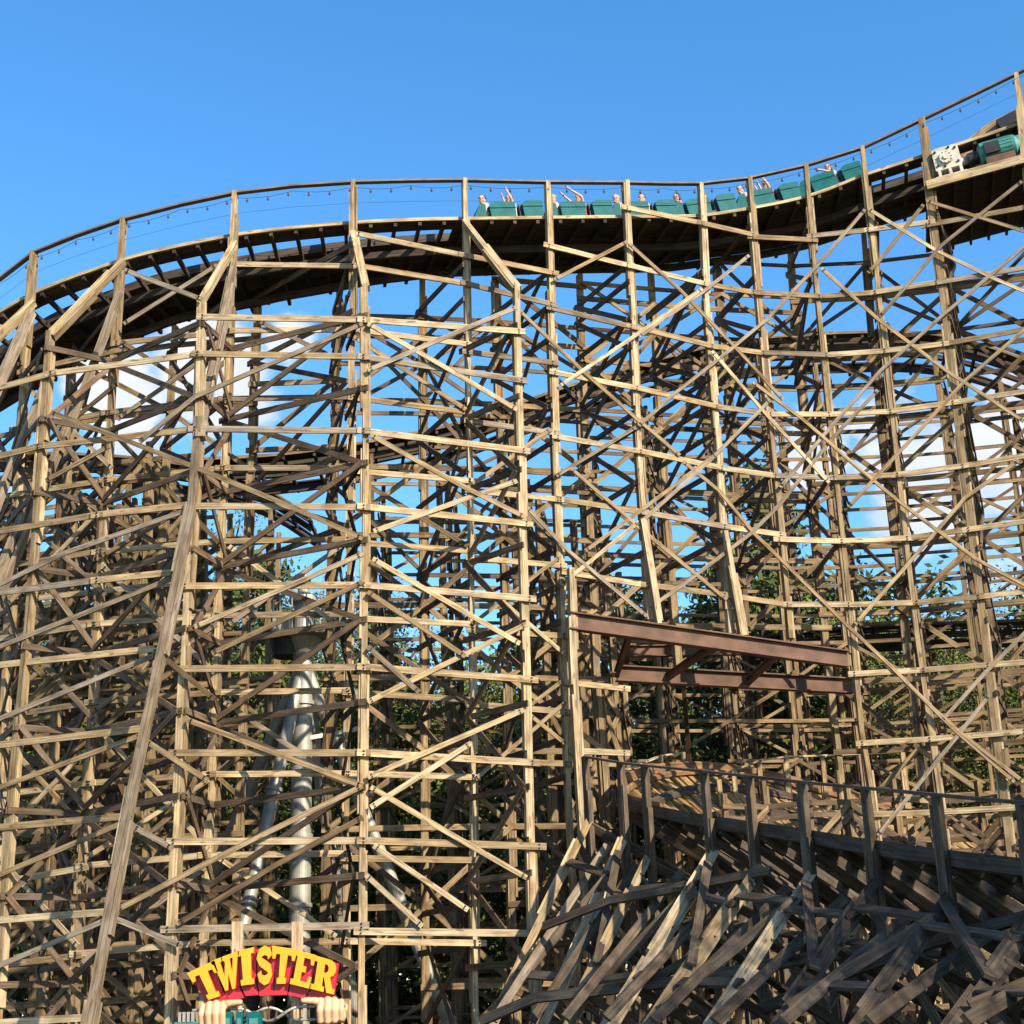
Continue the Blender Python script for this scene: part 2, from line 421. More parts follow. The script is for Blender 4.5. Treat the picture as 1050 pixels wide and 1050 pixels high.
# --- ledgers traced along the faces
LED0 = [
 [(208,325),(373,328),(532,340)], [(-20,404),(0,398),(53,383),(203,363),(373,366),(535,390)], [(-20,474),(0,468),(40,458),(200,440),(373,442),(537,462)],
 [(-20,548),(100,528),(193,518)], [(197,519),(373,520),(540,537)], [(-20,610),(100,595),(177,587)], [(190,601),(373,600),(543,614)],
 [(-20,684),(160,665)], [(184,686),(373,684),(545,697)], [(-20,766),(147,747)], [(180,772),(373,772),(546,782)], [(-20,850),(128,837)], [(178,863),(373,862),(553,868)],
 [(-20,945),(110,935)], [(172,953),(371,949)], [(370,955),(545,957)], [(-20,1050),(93,1043)]]
LED1 = [[(240,271),(362,273)], [(235,339),(362,338)], [(230,409),(360,407)], [(227,480),(358,480)], [(227,555),(357,553)], [(224,631),(357,630)], [(220,710),(356,708)],
 [(213,794),(356,793)], [(210,877),(354,875)], [(203,967),(352,965)],
 [(120,352),(235,340)], [(23,381),(127,358)], [(110,423),(232,409)], [(15,440),(113,423)], [(108,492),(230,480)], [(10,508),(110,492)], [(100,566),(226,555)], [(10,580),(104,565)], [(40,613),(190,597)], [(96,640),(222,631)], [(93,720),(220,710)], [(0,655),(98,640)],
 [(0,735),(95,720)], [(90,803),(215,794)], [(0,815),(92,803)], [(84,888),(210,877)], [(0,905),(85,890)], [(78,978),(205,967)], [(0,990),(78,980)],
 [(368,240),(476,262),(567,280)], [(370,273),(478,291),(565,312)], [(363,338),(479,353)], [(363,408),(480,423)], [(362,483),(482,493)], [(360,556),(483,565)], [(360,634),(484,640)], [(358,710),(485,718)], [(358,793),(486,797)],
 [(356,880),(492,882)], [(356,965),(492,967)], [(480,361),(567,372)], [(482,432),(569,444)], [(483,503),(572,512)], [(484,572),(575,580)], [(485,646),(578,652)], [(546,782),(580,783)], [(485,722),(580,730)],
 [(643,213),(720,229),(772,241)], [(772,243),(833,246)], [(833,242),(890,236),(953,228)], [(950,231),(1050,213),(1130,197)],
 [(563,252),(643,272),(722,291),(773,300),(840,304),(897,300),(960,290),(1060,273),(1130,258)], [(566,316),(647,335),(730,355),(783,362),(847,364),(907,360),(967,353),(1060,336),(1140,320)],
 [(569,382),(653,398),(735,417),(790,425),(850,425),(913,422),(977,413),(1060,400),(1140,384)], [(572,448),(657,463),(740,480),(795,488),(855,490),(920,487),(987,478),(1070,464),(1150,450)],
 [(575,512),(657,525),(743,540),(800,548)], [(799,553),(863,555),(930,552),(993,543),(1070,532),(1150,520)], [(582,587),(663,600),(743,610),(807,620),(870,620),(940,618),(1003,612),(1090,602)],
 [(876,691),(947,687),(1013,682),(1100,675)], [(884,762),(953,758),(1050,750),(1110,744)], [(895,835),(957,833),(1060,827)], [(585,700),(640,706)], [(590,770),(640,772)]]
def ledgers(tr, off, w=.142):
    P = T(tr, off); 
    # broken at posts into boards that lap a little
    for i, (a, b) in enumerate(zip(P, P[1:])):
        e = (b-a).normalized()*.16; n_ = nrm_at(a)
        HT.add('ledger', [a-e, b+e], w, .05, n_, jit=.01, bolts=.16, mat=SILVER if random.random() < .16 else None)
        HT.mem['ledger'][-1][1].v[:] = [v + n_*(.012*(i % 2)) for v in HT.mem['ledger'][-1][1].v]
for tr in LED0: ledgers(tr, O0-.17, .155)
for tr in LED1: ledgers(tr, -.17)
BR0 = [[(-10,604),(67,567),(193,523)], [(-10,667),(180,592)], [(-10,741),(163,670)], [(-10,811),(147,753)], [(-10,901),(128,843)], [(-10,994),(110,943)],
 [(192,738),(372,806)], [(380,807),(470,860),(540,900)], [(120,933),(247,867),(372,806)], [(183,947),(283,887),(372,838)], [(113,940),(187,970)], [(137,847),(177,870)], [(167,673),(220,717)], [(150,760),(213,800)],
 [(128,277),(207,307)], [(143,453),(200,407),(372,332)], [(53,423),(133,453),(197,478),(293,517),(372,552)], [(47,493),(113,457)], [(200,643),(372,568)], [(217,670),(372,597)],
 [(377,332),(440,367),(530,420)], [(380,446),(477,500),(538,530)], [(382,573),(533,660)], [(377,607),(477,673)], [(383,545),(530,493)], [(377,797),(447,767),(537,728)], [(380,828),(483,762)], [(375,897),(433,950)], [(383,867),(480,933)],
 [(377,663),(430,710)], [(377,380),(477,337),(530,315)], [(377,720),(540,640)]]
BR1 = [[(127,332),(223,272)], [(267,330),(335,363)], [(532,318),(597,380),(650,427),(697,467)], [(568,287),(643,248)], [(645,250),(700,300),(760,363),(803,410)], [(570,488),(652,438)], [(540,520),(583,565),(663,632)], [(543,733),(580,763)],
 [(537,728),(577,698)], [(1048,186),(965,252),(902,325)], [(950,206),(1050,237),(1130,262)], [(890,214),(960,257),(1020,286),(1100,320)], [(947,210),(902,267),(890,280)], [(887,215),(840,270),(787,327),(740,366),(690,405),(655,437)],
 [(842,275),(900,327),(970,380),(1050,432)], [(1060,245),(967,323),(903,380),(850,440),(800,500)], [(900,400),(853,450),(800,517),(770,547),(700,600),(668,622)], [(772,392),(823,430),(880,480),(920,513),(960,543),(1000,573),(1060,605)],
 [(1045,472),(990,510),(927,583),(877,640)], [(700,473),(737,503),(773,547),(807,580),(867,640),(913,683),(980,750),(1040,802)], [(1015,712),(983,753),(927,823),(900,857)], [(927,700),(983,750),(1050,802)], [(1060,640),(1010,690),(965,740)],
 [(655,345),(720,300),(768,262)], [(575,395),(643,350),(720,296)], [(652,540),(730,470),(790,410)], [(730,360),(790,430),(850,495)], [(1060,330),(990,390),(930,455),(870,520)], [(600,565),(655,525),(735,465)], [(575,600),(655,535)], [(585,480),(660,545),(745,615)],
 [(125,350),(232,420)], [(232,352),(120,430)], [(112,440),(228,560)], [(226,500),(105,570)], [(105,580),(220,690)], [(222,640),(95,730)], [(95,740),(214,870)], [(214,800),(88,880)], [(85,900),(205,1000)], [(210,890),(80,990)],
 [(20,390),(115,480)], [(118,395),(15,480)], [(12,520),(108,610)], [(105,520),(8,620)], [(8,640),(98,740)], [(95,660),(5,750)], [(5,760),(88,850)], [(88,770),(0,860)], [(0,880),(80,970)],
 [(235,560),(345,640)], [(235,640),(350,560)], [(230,720),(350,800)], [(225,880),(345,960)],
 [(363,345),(478,420)], [(365,490),(480,560)], [(480,500),(565,440)], [(484,640),(575,570)], [(484,590),(578,670)], [(486,800),(580,720)], [(362,640),(480,720)]]
for tr in BR0:
    P = T(tr, O0-.23)
    HT.add('brace', P, .118, .045, nrm_at(P[0]), bolts=.1, mat=random.choice((WOOD, WOOD, SILVER, INNER)))
for tr in BR1:
    P = T(tr, -.235)
    HT.add('brace', P, .095 if tr[0][0] > 480 else .112, .045, nrm_at(P[0]), bolts=.1, mat=random.choice((WOOD, WOOD, WOOD, SILVER)) if tr[0][0] > 480 else random.choice((WOOD, SILVER, INNER)))

# --- inner row carrying the inside of the track
R2 = [[(-20,395),(-35,560),(-60,900)], [(75,352),(66,560),(50,900)], [(180,335),(170,483),(163,633),(143,1000)], [(264,300),(258,480),(250,683),(243,930)], [(348,292),(342,480),(338,700),(334,960)], [(433,285),(435,600),(437,1040)], [(508,285),(514,500),(521,750),(527,1000)],
      [(594,282),(603,500),(612,700),(620,800)], [(667,278),(680,500),(695,690)], [(734,268),(747,410),(766,650)], [(810,250),(823,410),(845,640),(858,760)], [(885,232),(900,410),(920,570),(940,760)], [(968,222),(985,400),(1016,640),(1035,800)], [(1060,210),(1078,420),(1105,640)]]
R2P = []
for i, tr in enumerate(R2):
    P = down(tr, 2.9) if i not in (8, 9) else T(tr, 2.9)
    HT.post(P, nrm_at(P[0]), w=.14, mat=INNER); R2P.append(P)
def zat(P, z):
    for a, b in zip(P, P[1:]):
        if (a.z-z)*(b.z-z) <= 0 and abs(a.z-b.z) > 1e-4: return a.lerp(b, (a.z-z)/(a.z-b.z))
    return None
# longitudinal ledgers and braces of the inner row
def tie_rows(A, B, zs, w=.15, br=True, th=.045, brw=.14, kindl='ledger', kindb='brace', X=HT, skip=.0, dia=None, mat=None, bskip=None):
    bskip = skip if bskip is None else bskip
    """ledgers at heights zs between two posts, with alternating diagonals"""
    prev = None
    for k, z in enumerate(zs):
        a = zat(A, z); b = zat(B, z)
        if a is None or b is None: prev = None; continue
        n_ = (b-a).cross(UP).normalized()
        if n_.y > 0: n_ = -n_
        e = (b-a).normalized()*.15
        if random.random() >= skip: X.add(kindl, [a-e+n_*.14, b+e+n_*.14], w, th, n_, mat=mat)
        if br and prev is not None and random.random() >= bskip:
            pa, pb = prev
            if (k % 2 == 0) == (dia is None or dia % 2 == 0): X.add(kindb, [pa+n_*.19, b+n_*.19], brw, th, n_, mat=mat)
            else: X.add(kindb, [pb+n_*.19, a+n_*.19], brw, th, n_, mat=mat)
        prev = (a, b)
def frange(a, b, s):
    o = []; 
    while a <= b: o.append(a); a += s
    return o
for i, (A, B) in enumerate(zip(R2P, R2P[1:])):
    if i == 3: zs = frange(17.2, 20.6, 1.93)
    elif i in (7, 8, 9): zs = frange(12.4, 23, 1.93)
    else: zs = frange(1.2, 22.5, 1.93)
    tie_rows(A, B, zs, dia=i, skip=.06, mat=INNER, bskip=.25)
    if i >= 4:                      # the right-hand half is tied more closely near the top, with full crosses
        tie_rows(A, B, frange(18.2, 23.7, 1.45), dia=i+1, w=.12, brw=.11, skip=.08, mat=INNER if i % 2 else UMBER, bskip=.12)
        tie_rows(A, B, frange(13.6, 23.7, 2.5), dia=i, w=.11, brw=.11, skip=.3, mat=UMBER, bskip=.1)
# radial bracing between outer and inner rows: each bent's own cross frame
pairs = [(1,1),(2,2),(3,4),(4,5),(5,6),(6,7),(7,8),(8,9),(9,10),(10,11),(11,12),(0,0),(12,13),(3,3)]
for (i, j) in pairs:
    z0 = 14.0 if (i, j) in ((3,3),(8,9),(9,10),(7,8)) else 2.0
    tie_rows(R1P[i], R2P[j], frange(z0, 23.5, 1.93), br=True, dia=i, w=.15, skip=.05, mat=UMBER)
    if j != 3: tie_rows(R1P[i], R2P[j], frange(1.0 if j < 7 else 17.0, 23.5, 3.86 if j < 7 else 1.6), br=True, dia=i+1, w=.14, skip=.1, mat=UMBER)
for (i, j) in ((0,1),(1,2),(2,3),(3,4),(0,0),(1,1),(2,3),(2,2)):
    tie_rows(R0P[i], R1P[j], frange(1.5, 19, 1.93), dia=j, skip=.1, mat=UMBER)

# --- track: walkway, gap with ties, rails; then handrail
EDGE = [(-120,395),(-60,358),(0,320),(40,297),(120,268),(160,257),(233,242),(283,235),(350,229),(420,225),(473,224),(553,223),(640,222),(690,222),(723,221),(772,213),(823,203),(855,192),(883,180),(912,171),(945,160),(1000,142),(1050,125),(1130,95)]
def resample(pts, step):
    out = [pts[0]]; acc = 0
    for a, b in zip(pts, pts[1:]):
        L = (b-a).length; q = step-acc
        while q <= L: out.append(a.lerp(b, q/L)); q += step
        acc = (acc+L) % step
    return out
def smooth_poly(P, it=2):
    for _ in range(it):
        Q = [P[0]]
        for a, b in zip(P, P[1:]): Q += [a.lerp(b, .25), a.lerp(b, .75)]
        Q.append(P[-1]); P = Q
    return P
E = resample(smooth_poly(T(EDGE, .14), 2), .33)
def plan_n(P, i):
    t = P[min(i+2, len(P)-1)]-P[max(i-2, 0)]; n_ = Vector((-t.y, t.x, 0)).normalized()
    return n_ if n_.y > 0 else -n_
INN = [plan_n(E, i) for i in range(len(E))]
def bank(px):                                # the track dips inward on the left-hand curve
    return -.17 if px < 250 else (-.17+(px-250)/220*.15 if px < 470 else -.02)
def off_line(d0, dz=0.0, rng=None):
    o = []
    for i, p in enumerate(E):
        px = proj(p)[0]
        if rng and not (rng[0] <= px <= rng[1]): continue
        o.append(p + INN[i]*d0 + UP*(bank(px)*d0 + dz))
    return o
def band(name, d0, d1, th, dz, mat, par, rng=None):
    mb = MB(); mb.strip(off_line(d0, dz, rng), off_line(d1, dz, rng), th); return mb.obj(name, mat, par)
track = bpy.data.objects.new('track', None); COL.objects.link(track); track.parent = HT.root
band('walkway', .0, .5, .05, 0, DECK, track)
band('edge_board', -.06, -.005, .09, .02, WOOD, track)
band('walkway', .51, 1.14, .045, .004, DECK, track, (466, 905))
for d in (1.16, 2.06):
    band('rail', d, d+.28, .24, .21, DECK, track); band('rail', d+.1, d+.2, .02, .232, STEELRAIL, track)
band('catch_board', 1.45, 2.05, .04, -.0, DECK, track)
band('walkway', 2.36, 2.78, .05, 0, DECK, track)
nt = 0
for i in range(0, len(E), 2):
    p = E[i]; q = proj(p)[0]
    if not (-40 < q < 1090): continue
    ext = random.choice((2.95, 3.05, 3.2)); b = bank(q)
    a = p + UP*-.12 - INN[i]*.02; c = p + INN[i]*ext + UP*(b*ext-.12)
    mb = MB(); mb.bar([a, c], .09, .13, UP, jit=.004); nt += 1
    if nt <= 100: mb.obj('tie', DECK, track, fix=False)
# stringers beneath the ties
for d in (1.2, 2.5):
    band('stringer', d, d+.09, .22, -.19, DECK, track)
HR = [(-120,350),(-60,318),(0,286),(35,259),(80,241),(127,225),(185,210),(241,198),(300,191),(362,187),(420,185.5),(476,185),(561,187),(642,187.5),(680,188.5),(718,188.5),(768,183),(826,170),(884,152),(945,123),(1042,76),(1125,34)]
hp = T(HR, -.02); mb = MB()
for a, b in zip(hp, hp[1:]): mb.bar([a, b], .16, .05, UP, jit=.004)
mb.obj('handrail', RAILG, HT.root, fix=False)
# a thin safety cable half-way up
mb = MB(); P = [p - UP*.62 for p in T(HR, .0)]; mb.tube(P, .004, 5); mb.obj('safety_cable', CABLE, HT.root)
# --- lift motor platform at the right end
plat_f = [at(950,190,-.25), at(1045,164,-.25), at(1130,140,-.25)]
mb = MB()
for a, b in zip(plat_f, plat_f[1:]): mb.bar([a, b], .26, .06, nrm_at(a))
mb.obj('platform_edge', WOOD, HT.root, fix=False)
n_ = nrm_at(plat_f[0])
A = [p + UP*.1 + n_*-.04 for p in plat_f]; PLAT = A; B = [p - n_*4.3 + UP*.1 for p in plat_f]
mb = MB(); mb.strip(A, B, .08); mb.obj('platform_floor', DECK, HT.root)
for k in range(9):
    a = A[0].lerp(A[2], (k+.5)/9); mb = MB(); mb.bar([a-UP*.17, a-UP*.17-n_*4.2], .07, .16, UP); mb.obj('platform_joist', DECK, HT.root, fix=False)
HT.finish()

# light string hung below the handrail
ls = empty('light_string', at(476,190,-.1), 'string of small round bulbs hung along under the top handrail', 'string lights')
P = []
for a, b in zip(T(HR, -.1), T(HR, -.1)[1:]):
    for k in range(5):
        s_ = k/5; P.append(a.lerp(b, s_)-UP*(.14+.16*4*s_*(1-s_)*.5))
mb = MB(); mb.tube(P, .006, 5); mb.obj('cord', CABLE, ls)
bul = [p for i, p in enumerate(resample(P, .55)) if 20 < proj(p)[0] < 1050][:100]
bme = None
for p in bul:
    if bme is None:
        mb = MB(); mb.cyl(Vector((0, 0, 0)), Vector((0, 0, -.05)), .018, .018, 8, 1)
        mb.cyl(Vector((0, 0, -.05)), Vector((0, 0, -.08)), .02, .04, 8); mb.cyl(Vector((0, 0, -.08)), Vector((0, 0, -.12)), .04, .018, 8)
        bme = mb.mesh('bulb', [BULB, CABLE], True)
    o = bpy.data.objects.new('bulb', bme); COL.objects.link(o); o.parent = ls; o.location = p-parent_loc(ls)

# ================================================================== generic back trestles
def trestle(name, label, cols, off, depth, top, zs0, step, track_pts=None, mat=None, skip=.1, rows=2, low=None, w=.15, cap=True, bs=None, cross=True):
    """cols: px list at y=600; top(px)->z of post tops; rows of posts depth apart behind off"""
    X = Thing(name, Vector((at(sum(cols)/len(cols), 700, off).x, at(sum(cols)/len(cols), 700, off).y, 0)), label, 'coaster trestle', mat)
    G = []
    for r_ in range(rows):
        row = []
        for i, px in enumerate(cols):
            p = at(px + (r_*7), 600, off + r_*depth); z = top(px) - r_*.12
            lean = random.uniform(-.12, .12)
            P = [Vector((p.x+lean, p.y, z)), Vector((p.x, p.y, z*.5)), Vector((p.x-lean, p.y, -.1))]
            row.append(P); X.post(P, nrm_at(P[0]), w=w)
        G.append(row)
    for r_, row in enumerate(G):
        for i, (A, B) in enumerate(zip(row, row[1:])):
            zt = min(A[0].z, B[0].z)
            tie_rows(A, B, frange(zs0+r_*.37, zt, step), w=w, brw=w-.01, dia=i+r_, X=X, skip=skip, bskip=bs)
            if cross and (i+r_) % 2: tie_rows(A, B, frange(zs0+.5, zt, step*2), dia=i+1, X=X, skip=.3)
    for i in range(len(cols)):
        for r_ in range(rows-1):
            A = G[r_][i]; B = G[r_+1][i]; zt = min(A[0].z, B[0].z)
            tie_rows(A, B, frange(zs0+.3, zt, step), dia=i, X=X, skip=skip, mat=UMBER, bskip=bs)
            if cross and i+1 < len(cols) and i % 2 == 0:
                tie_rows(A, G[r_+1][i+1], frange(zs0+.7, zt, step*1.5), dia=i, X=X, skip=.25)
    if track_pts:
        t_ = bpy.data.objects.new('track', None); COL.objects.link(t_); t_.parent = X.root
        C = resample(smooth_poly([at(x, y, off+.1) for x, y in track_pts], 2), .5)
        N_ = [plan_n(C, i) for i in range(len(C))]
        def bd(nm, d0, d1, th, dz, mt):
            mb = MB(); mb.strip([p+N_[i]*d0+UP*dz for i, p in enumerate(C)], [p+N_[i]*d1+UP*dz for i, p in enumerate(C)], th); mb.obj(nm, mt, t_)
        bd('edge_board', -.55, -.5, .1, .03, INNER); bd('walkway', -.48, .1, .05, 0, DECK); bd('rail', .5, .7, .16, .14, DECK); bd('rail', 1.5, 1.7, .16, .14, DECK); bd('walkway', 2.2, 2.7, .05, 0, DECK)
        for i in range(0, min(len(C), 200), 2):
            mb = MB(); mb.bar([C[i]-N_[i]*.5-UP*.13, C[i]+N_[i]*(2.8+random.uniform(0, .3))-UP*.13], .09, .14, UP); mb.obj('tie', DECK, t_, fix=False)
        bd('stringer', 0, .1, .24, -.21, DECK); bd('stringer', 2.0, 2.1, .24, -.21, DECK)
    X.finish(); return X
def ztop(tr, off):
    def f(px):
        for (a, ya), (b, yb) in zip(tr, tr[1:]):
            if a <= px <= b: y = ya+(yb-ya)*(px-a)/(b-a); return at(px, y, off).z-.25
        return at(px, (tr[0] if px < tr[0][0] else tr[-1])[1], off).z-.25
    return f
TR2 = [(200,476),(290,472),(377,459),(483,437),(557,408),(640,383),(700,366),(760,353),(850,347),(940,345),(1000,356),(1060,378),(1150,410)]
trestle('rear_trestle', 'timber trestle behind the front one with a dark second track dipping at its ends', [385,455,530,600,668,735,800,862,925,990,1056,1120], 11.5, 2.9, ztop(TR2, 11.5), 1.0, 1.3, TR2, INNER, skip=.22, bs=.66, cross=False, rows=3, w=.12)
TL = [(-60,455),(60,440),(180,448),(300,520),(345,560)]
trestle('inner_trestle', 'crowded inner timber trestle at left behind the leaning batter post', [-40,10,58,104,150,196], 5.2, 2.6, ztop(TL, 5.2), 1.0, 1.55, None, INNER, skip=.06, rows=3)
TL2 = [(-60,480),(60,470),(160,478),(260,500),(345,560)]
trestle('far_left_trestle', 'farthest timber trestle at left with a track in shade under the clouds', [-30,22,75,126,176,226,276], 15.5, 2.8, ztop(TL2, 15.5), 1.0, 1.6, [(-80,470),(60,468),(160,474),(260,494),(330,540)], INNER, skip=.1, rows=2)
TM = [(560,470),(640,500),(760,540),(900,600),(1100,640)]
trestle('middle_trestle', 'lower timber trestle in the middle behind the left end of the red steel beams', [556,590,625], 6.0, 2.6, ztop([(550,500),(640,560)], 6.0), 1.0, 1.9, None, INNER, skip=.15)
trestle('low_rear_trestle', 'low timber trestle with a dark track crossing at right under the pines', [760,850,940,1030,1120], 19, 2.8, ztop([(600,690),(760,655),(900,645),(1140,640)], 19), .8, 1.9, [(740,662),(800,652),(900,643),(1160,636)], INNER, skip=.2, bs=.5, cross=False)

# ================================================================== red steel beams
def ibeam(mb, a, b, h, w, tf=.035):
    t = (b-a).normalized(); s_ = t.cross(UP).normalized(); u = s_.cross(t).normalized()
    mb.bar([a+u*(h/2-tf/2), b+u*(h/2-tf/2)], w, tf, u, jit=0, seg=99); mb.bar([a-u*(h/2-tf/2), b-u*(h/2-tf/2)], w, tf, u, jit=0, seg=99)
    mb.bar([a, b], h-2*tf, .025, s_, jit=0, seg=99)
sb = empty('steel_beam_frame', Vector((at(725,700,-.3).x, at(725,700,-.3).y, 0)), 'red-brown steel beams bridging the opening above the low curved track', 'steel beams')
b1 = (at(584,636.5,-.55), at(869,676,-.30)); b2 = (at(632,690.5,1.7), at(874,703.5,1.7))
for a, b, h in ((*b1, .44), (*b2, .42)):
    mb = MB(); ibeam(mb, a, b, h, .24); mb.obj('girder', RUST, sb)
for s_, e_ in ((.17, .0), (.47, .21), (.70, .55)):
    a = b1[0].lerp(b1[1], s_*1.0+.04)-UP*.1; b = b2[0].lerp(b2[1], e_)-UP*.02
    mb = MB(); ibeam(mb, a, b, .2, .12); mb.obj('cross_beam', RUST, sb)
c = at(700,690,7.6); mb = MB(); ibeam(mb, c-UP*.2, Vector((c.x, c.y, 0)), .16, .14); mb.obj('column', RUST, sb)
mb = MB(); ibeam(mb, at(640,668,7.6), at(800,665,7.6), .35, .2); mb.obj('girder', RUST, sb)
# ================================================================== steel tower
def tower():
    off = 8.5
    root = empty('steel_tower', Vector((at(312,900,off).x, at(312,900,off).y, 0)), 'pale grey steel pipe tower with a round railed platform behind the sign', 'steel tower')
    top = at(322,655,off); bot = Vector((at(305,1000,off).x, at(305,1000,off).y, -.1)); top = Vector((bot.x+.15, bot.y, top.z))
    mb = MB(); mb.cyl(bot, top, .31, .29, 28)
    for k in range(1, 7):
        p = bot.lerp(top, k/7); mb.cyl(p-UP*.06, p+UP*.06, .345, .345, 28)
    mb.obj('column', GALV, root, smooth=False)
    for (px, py, o2) in ((247,960,off-1.6), (226,880,off+1.5), (445,1010,off+1), (352,960,off+2.2)):
        b = at(px, py, o2); a = top-UP*.7; d = (b-a); b = a + d*((a.z+.1)/(-d.z) if d.z < 0 else 1)
        mb = MB(); mb.cyl(a, b, .175, .195, 20)
        for k in (.3, .55, .8):
            p = a.lerp(b, k); t = d.normalized(); mb.cyl(p-t*.05, p+t*.05, .235, .235, 20)
        mb.obj('leg', GALV, root)
    for py, w in ((760,1), (880,1.1)):
        p = at(316, py, off); mb = MB(); mb.bar([Vector((bot.x, bot.y, p.z))+Vector((0, -.2, 0)), Vector((bot.x+1.7*w, bot.y+.3, p.z+.35))], .12, .1, Vector((0, -1, 0))); mb.obj('bracket', GALV, root)
    z = top.z; c = Vector((top.x, top.y, z))
    mb = MB(); mb.cyl(c, c+UP*.12, 1.0, 1.0, 28); mb.cyl(c-UP*.6, c-UP*.005, .3, .55, 24); mb.obj('platform', GALV, root)
    mb = MB()
    for k in range(14):
        an = k*2*math.pi/14; q = c+Vector((math.cos(an), math.sin(an), 0))*.95; mb.cyl(q+UP*.12, q+UP*1.15, .022, .022, 6)
    for h in (.62, 1.15):
        ring = [c+Vector((math.cos(a_*math.pi/14), math.sin(a_*math.pi/14), 0))*.95+UP*h for a_ in range(29)]; mb.tube(ring, .022, 6)
    mb.obj('railing', GALV, root)
    mb = MB(); mb.cyl(c+UP*.13, c+UP*1.1, .34, .26, 20); mb.cyl(c+UP*1.1, c+UP*1.3, .42, .42, 20); mb.cyl(c+UP*1.3, c+UP*2.0, .2, .12, 16)
    mb.box(c+Vector((-.62, -.1, .5)), .45, .5, .6); mb.obj('drive_head', GALV, root)
    mb = MB(); mb.cyl(c+Vector((-.5, 0, -.52)), c+Vector((-.5, 0, -.02)), .42, .48, 20, caps=True); mb.obj('hood', BLACKM, root)
tower()

# ================================================================== low banked curve in the foreground
LC = [ # px, y of outer edge, depth (y) of outer edge
 (1180,905,19.5),(1110,897,21.2),(1050,890,22.8),(960,879,25.2),(887,868,27.4),(822,857,29.4),(768,849,31.2),(722,842,32.9),(685,835,34.8),(655,828,36.9),(636,819,39.2),(632,808,41.6),(652,797,44.4),(694,788,46.6),(750,790,48.0),(815,803,49.6),(890,822,52.0),(960,840,55),(1040,856,58)]
LO = resample(smooth_poly([aty(*q) for q in LC], 2), .45)
cen = Vector((aty(1010,850,39).x, 39, 0))
LT = Thing('low_curve', Vector((LO[30].x, LO[30].y, 0)), 'low banked timber curve in the shaded right foreground with slanting outrigger braces', 'coaster trestle', SHADED)
def inward(i):
    t = LO[min(i+2, len(LO)-1)]-LO[max(0, i-2)]; n_ = Vector((-t.y, t.x, 0)).normalized()
    if n_.dot(cen-LO[i]) < 0: n_ = -n_
    return n_
LI = [inward(i) for i in range(len(LO))]
RIM = wood('russet_rim_board', (.30, .16, .075), (.22, .11, .05), (.2, .13, .08), (.08, .04, .02))
bk = .62
def bkf(i): return bk + max(0, min(1, (LO[i].y-37)/5))*.33
def loff(d, dz, a=0, b=None): return [LO[i] + LI[i]*(d*.85) + UP*(-bkf(i)*d*.85+dz) for i in range(len(LO))][a:b]
ltr = bpy.data.objects.new('track', None); COL.objects.link(ltr); ltr.parent = LT.root
ISP = next(i for i, p in enumerate(LO) if p.y > 38.5)
def lband(nm, d0, d1, th, dz, mt, a=0, b=None):
    mb = MB(); mb.strip(loff(d0, dz, a, b), loff(d1, dz, a, b), th); return mb.obj(nm, mt, ltr)
lband('edge_board', -.08, -.01, .24, .10, DECK)
lband('walkway', 0, .5, .05, 0, SHADED, 0, ISP)
lband('rim_board', -.05, .0, .3, .2, RIM, ISP-8, None)
lband('rim_board', .16, .24, .1, .12, RIM, ISP-4, None)
for d in (.75, 1.75): lband('rail', d, d+.2, .16, .12, DECK, 0, ISP); lband('rail', d, d+.13, .14, .11, DECK, ISP-1, None)
lband('rail', .80, .90, .02, .145, STEELRAIL, 0, ISP); lband('rail', 1.80, 1.90, .02, .145, STEELRAIL, 0, ISP)
lband('walkway', 2.3, 2.8, .05, 0, SHADED, 0, ISP)
nt = 0
for i in range(0, len(LO)):
    a = LO[i] - UP*.14; c = LO[i] + LI[i]*2.45 + UP*(-bkf(i)*2.45-.14)
    if not -20 < proj(a)[0] < 1080: continue
    far = LO[i].y > 38
    if not far and i % 2: continue
    nt += 1
    if nt > 100: break
    mb = MB(); mb.bar([a, c], .1 if not far else .37, .16 if not far else .06, (LI[i]*bkf(i)+UP).normalized(), jit=.004); mb.obj('tie', ORANGE if far else SHADED, ltr, fix=False)
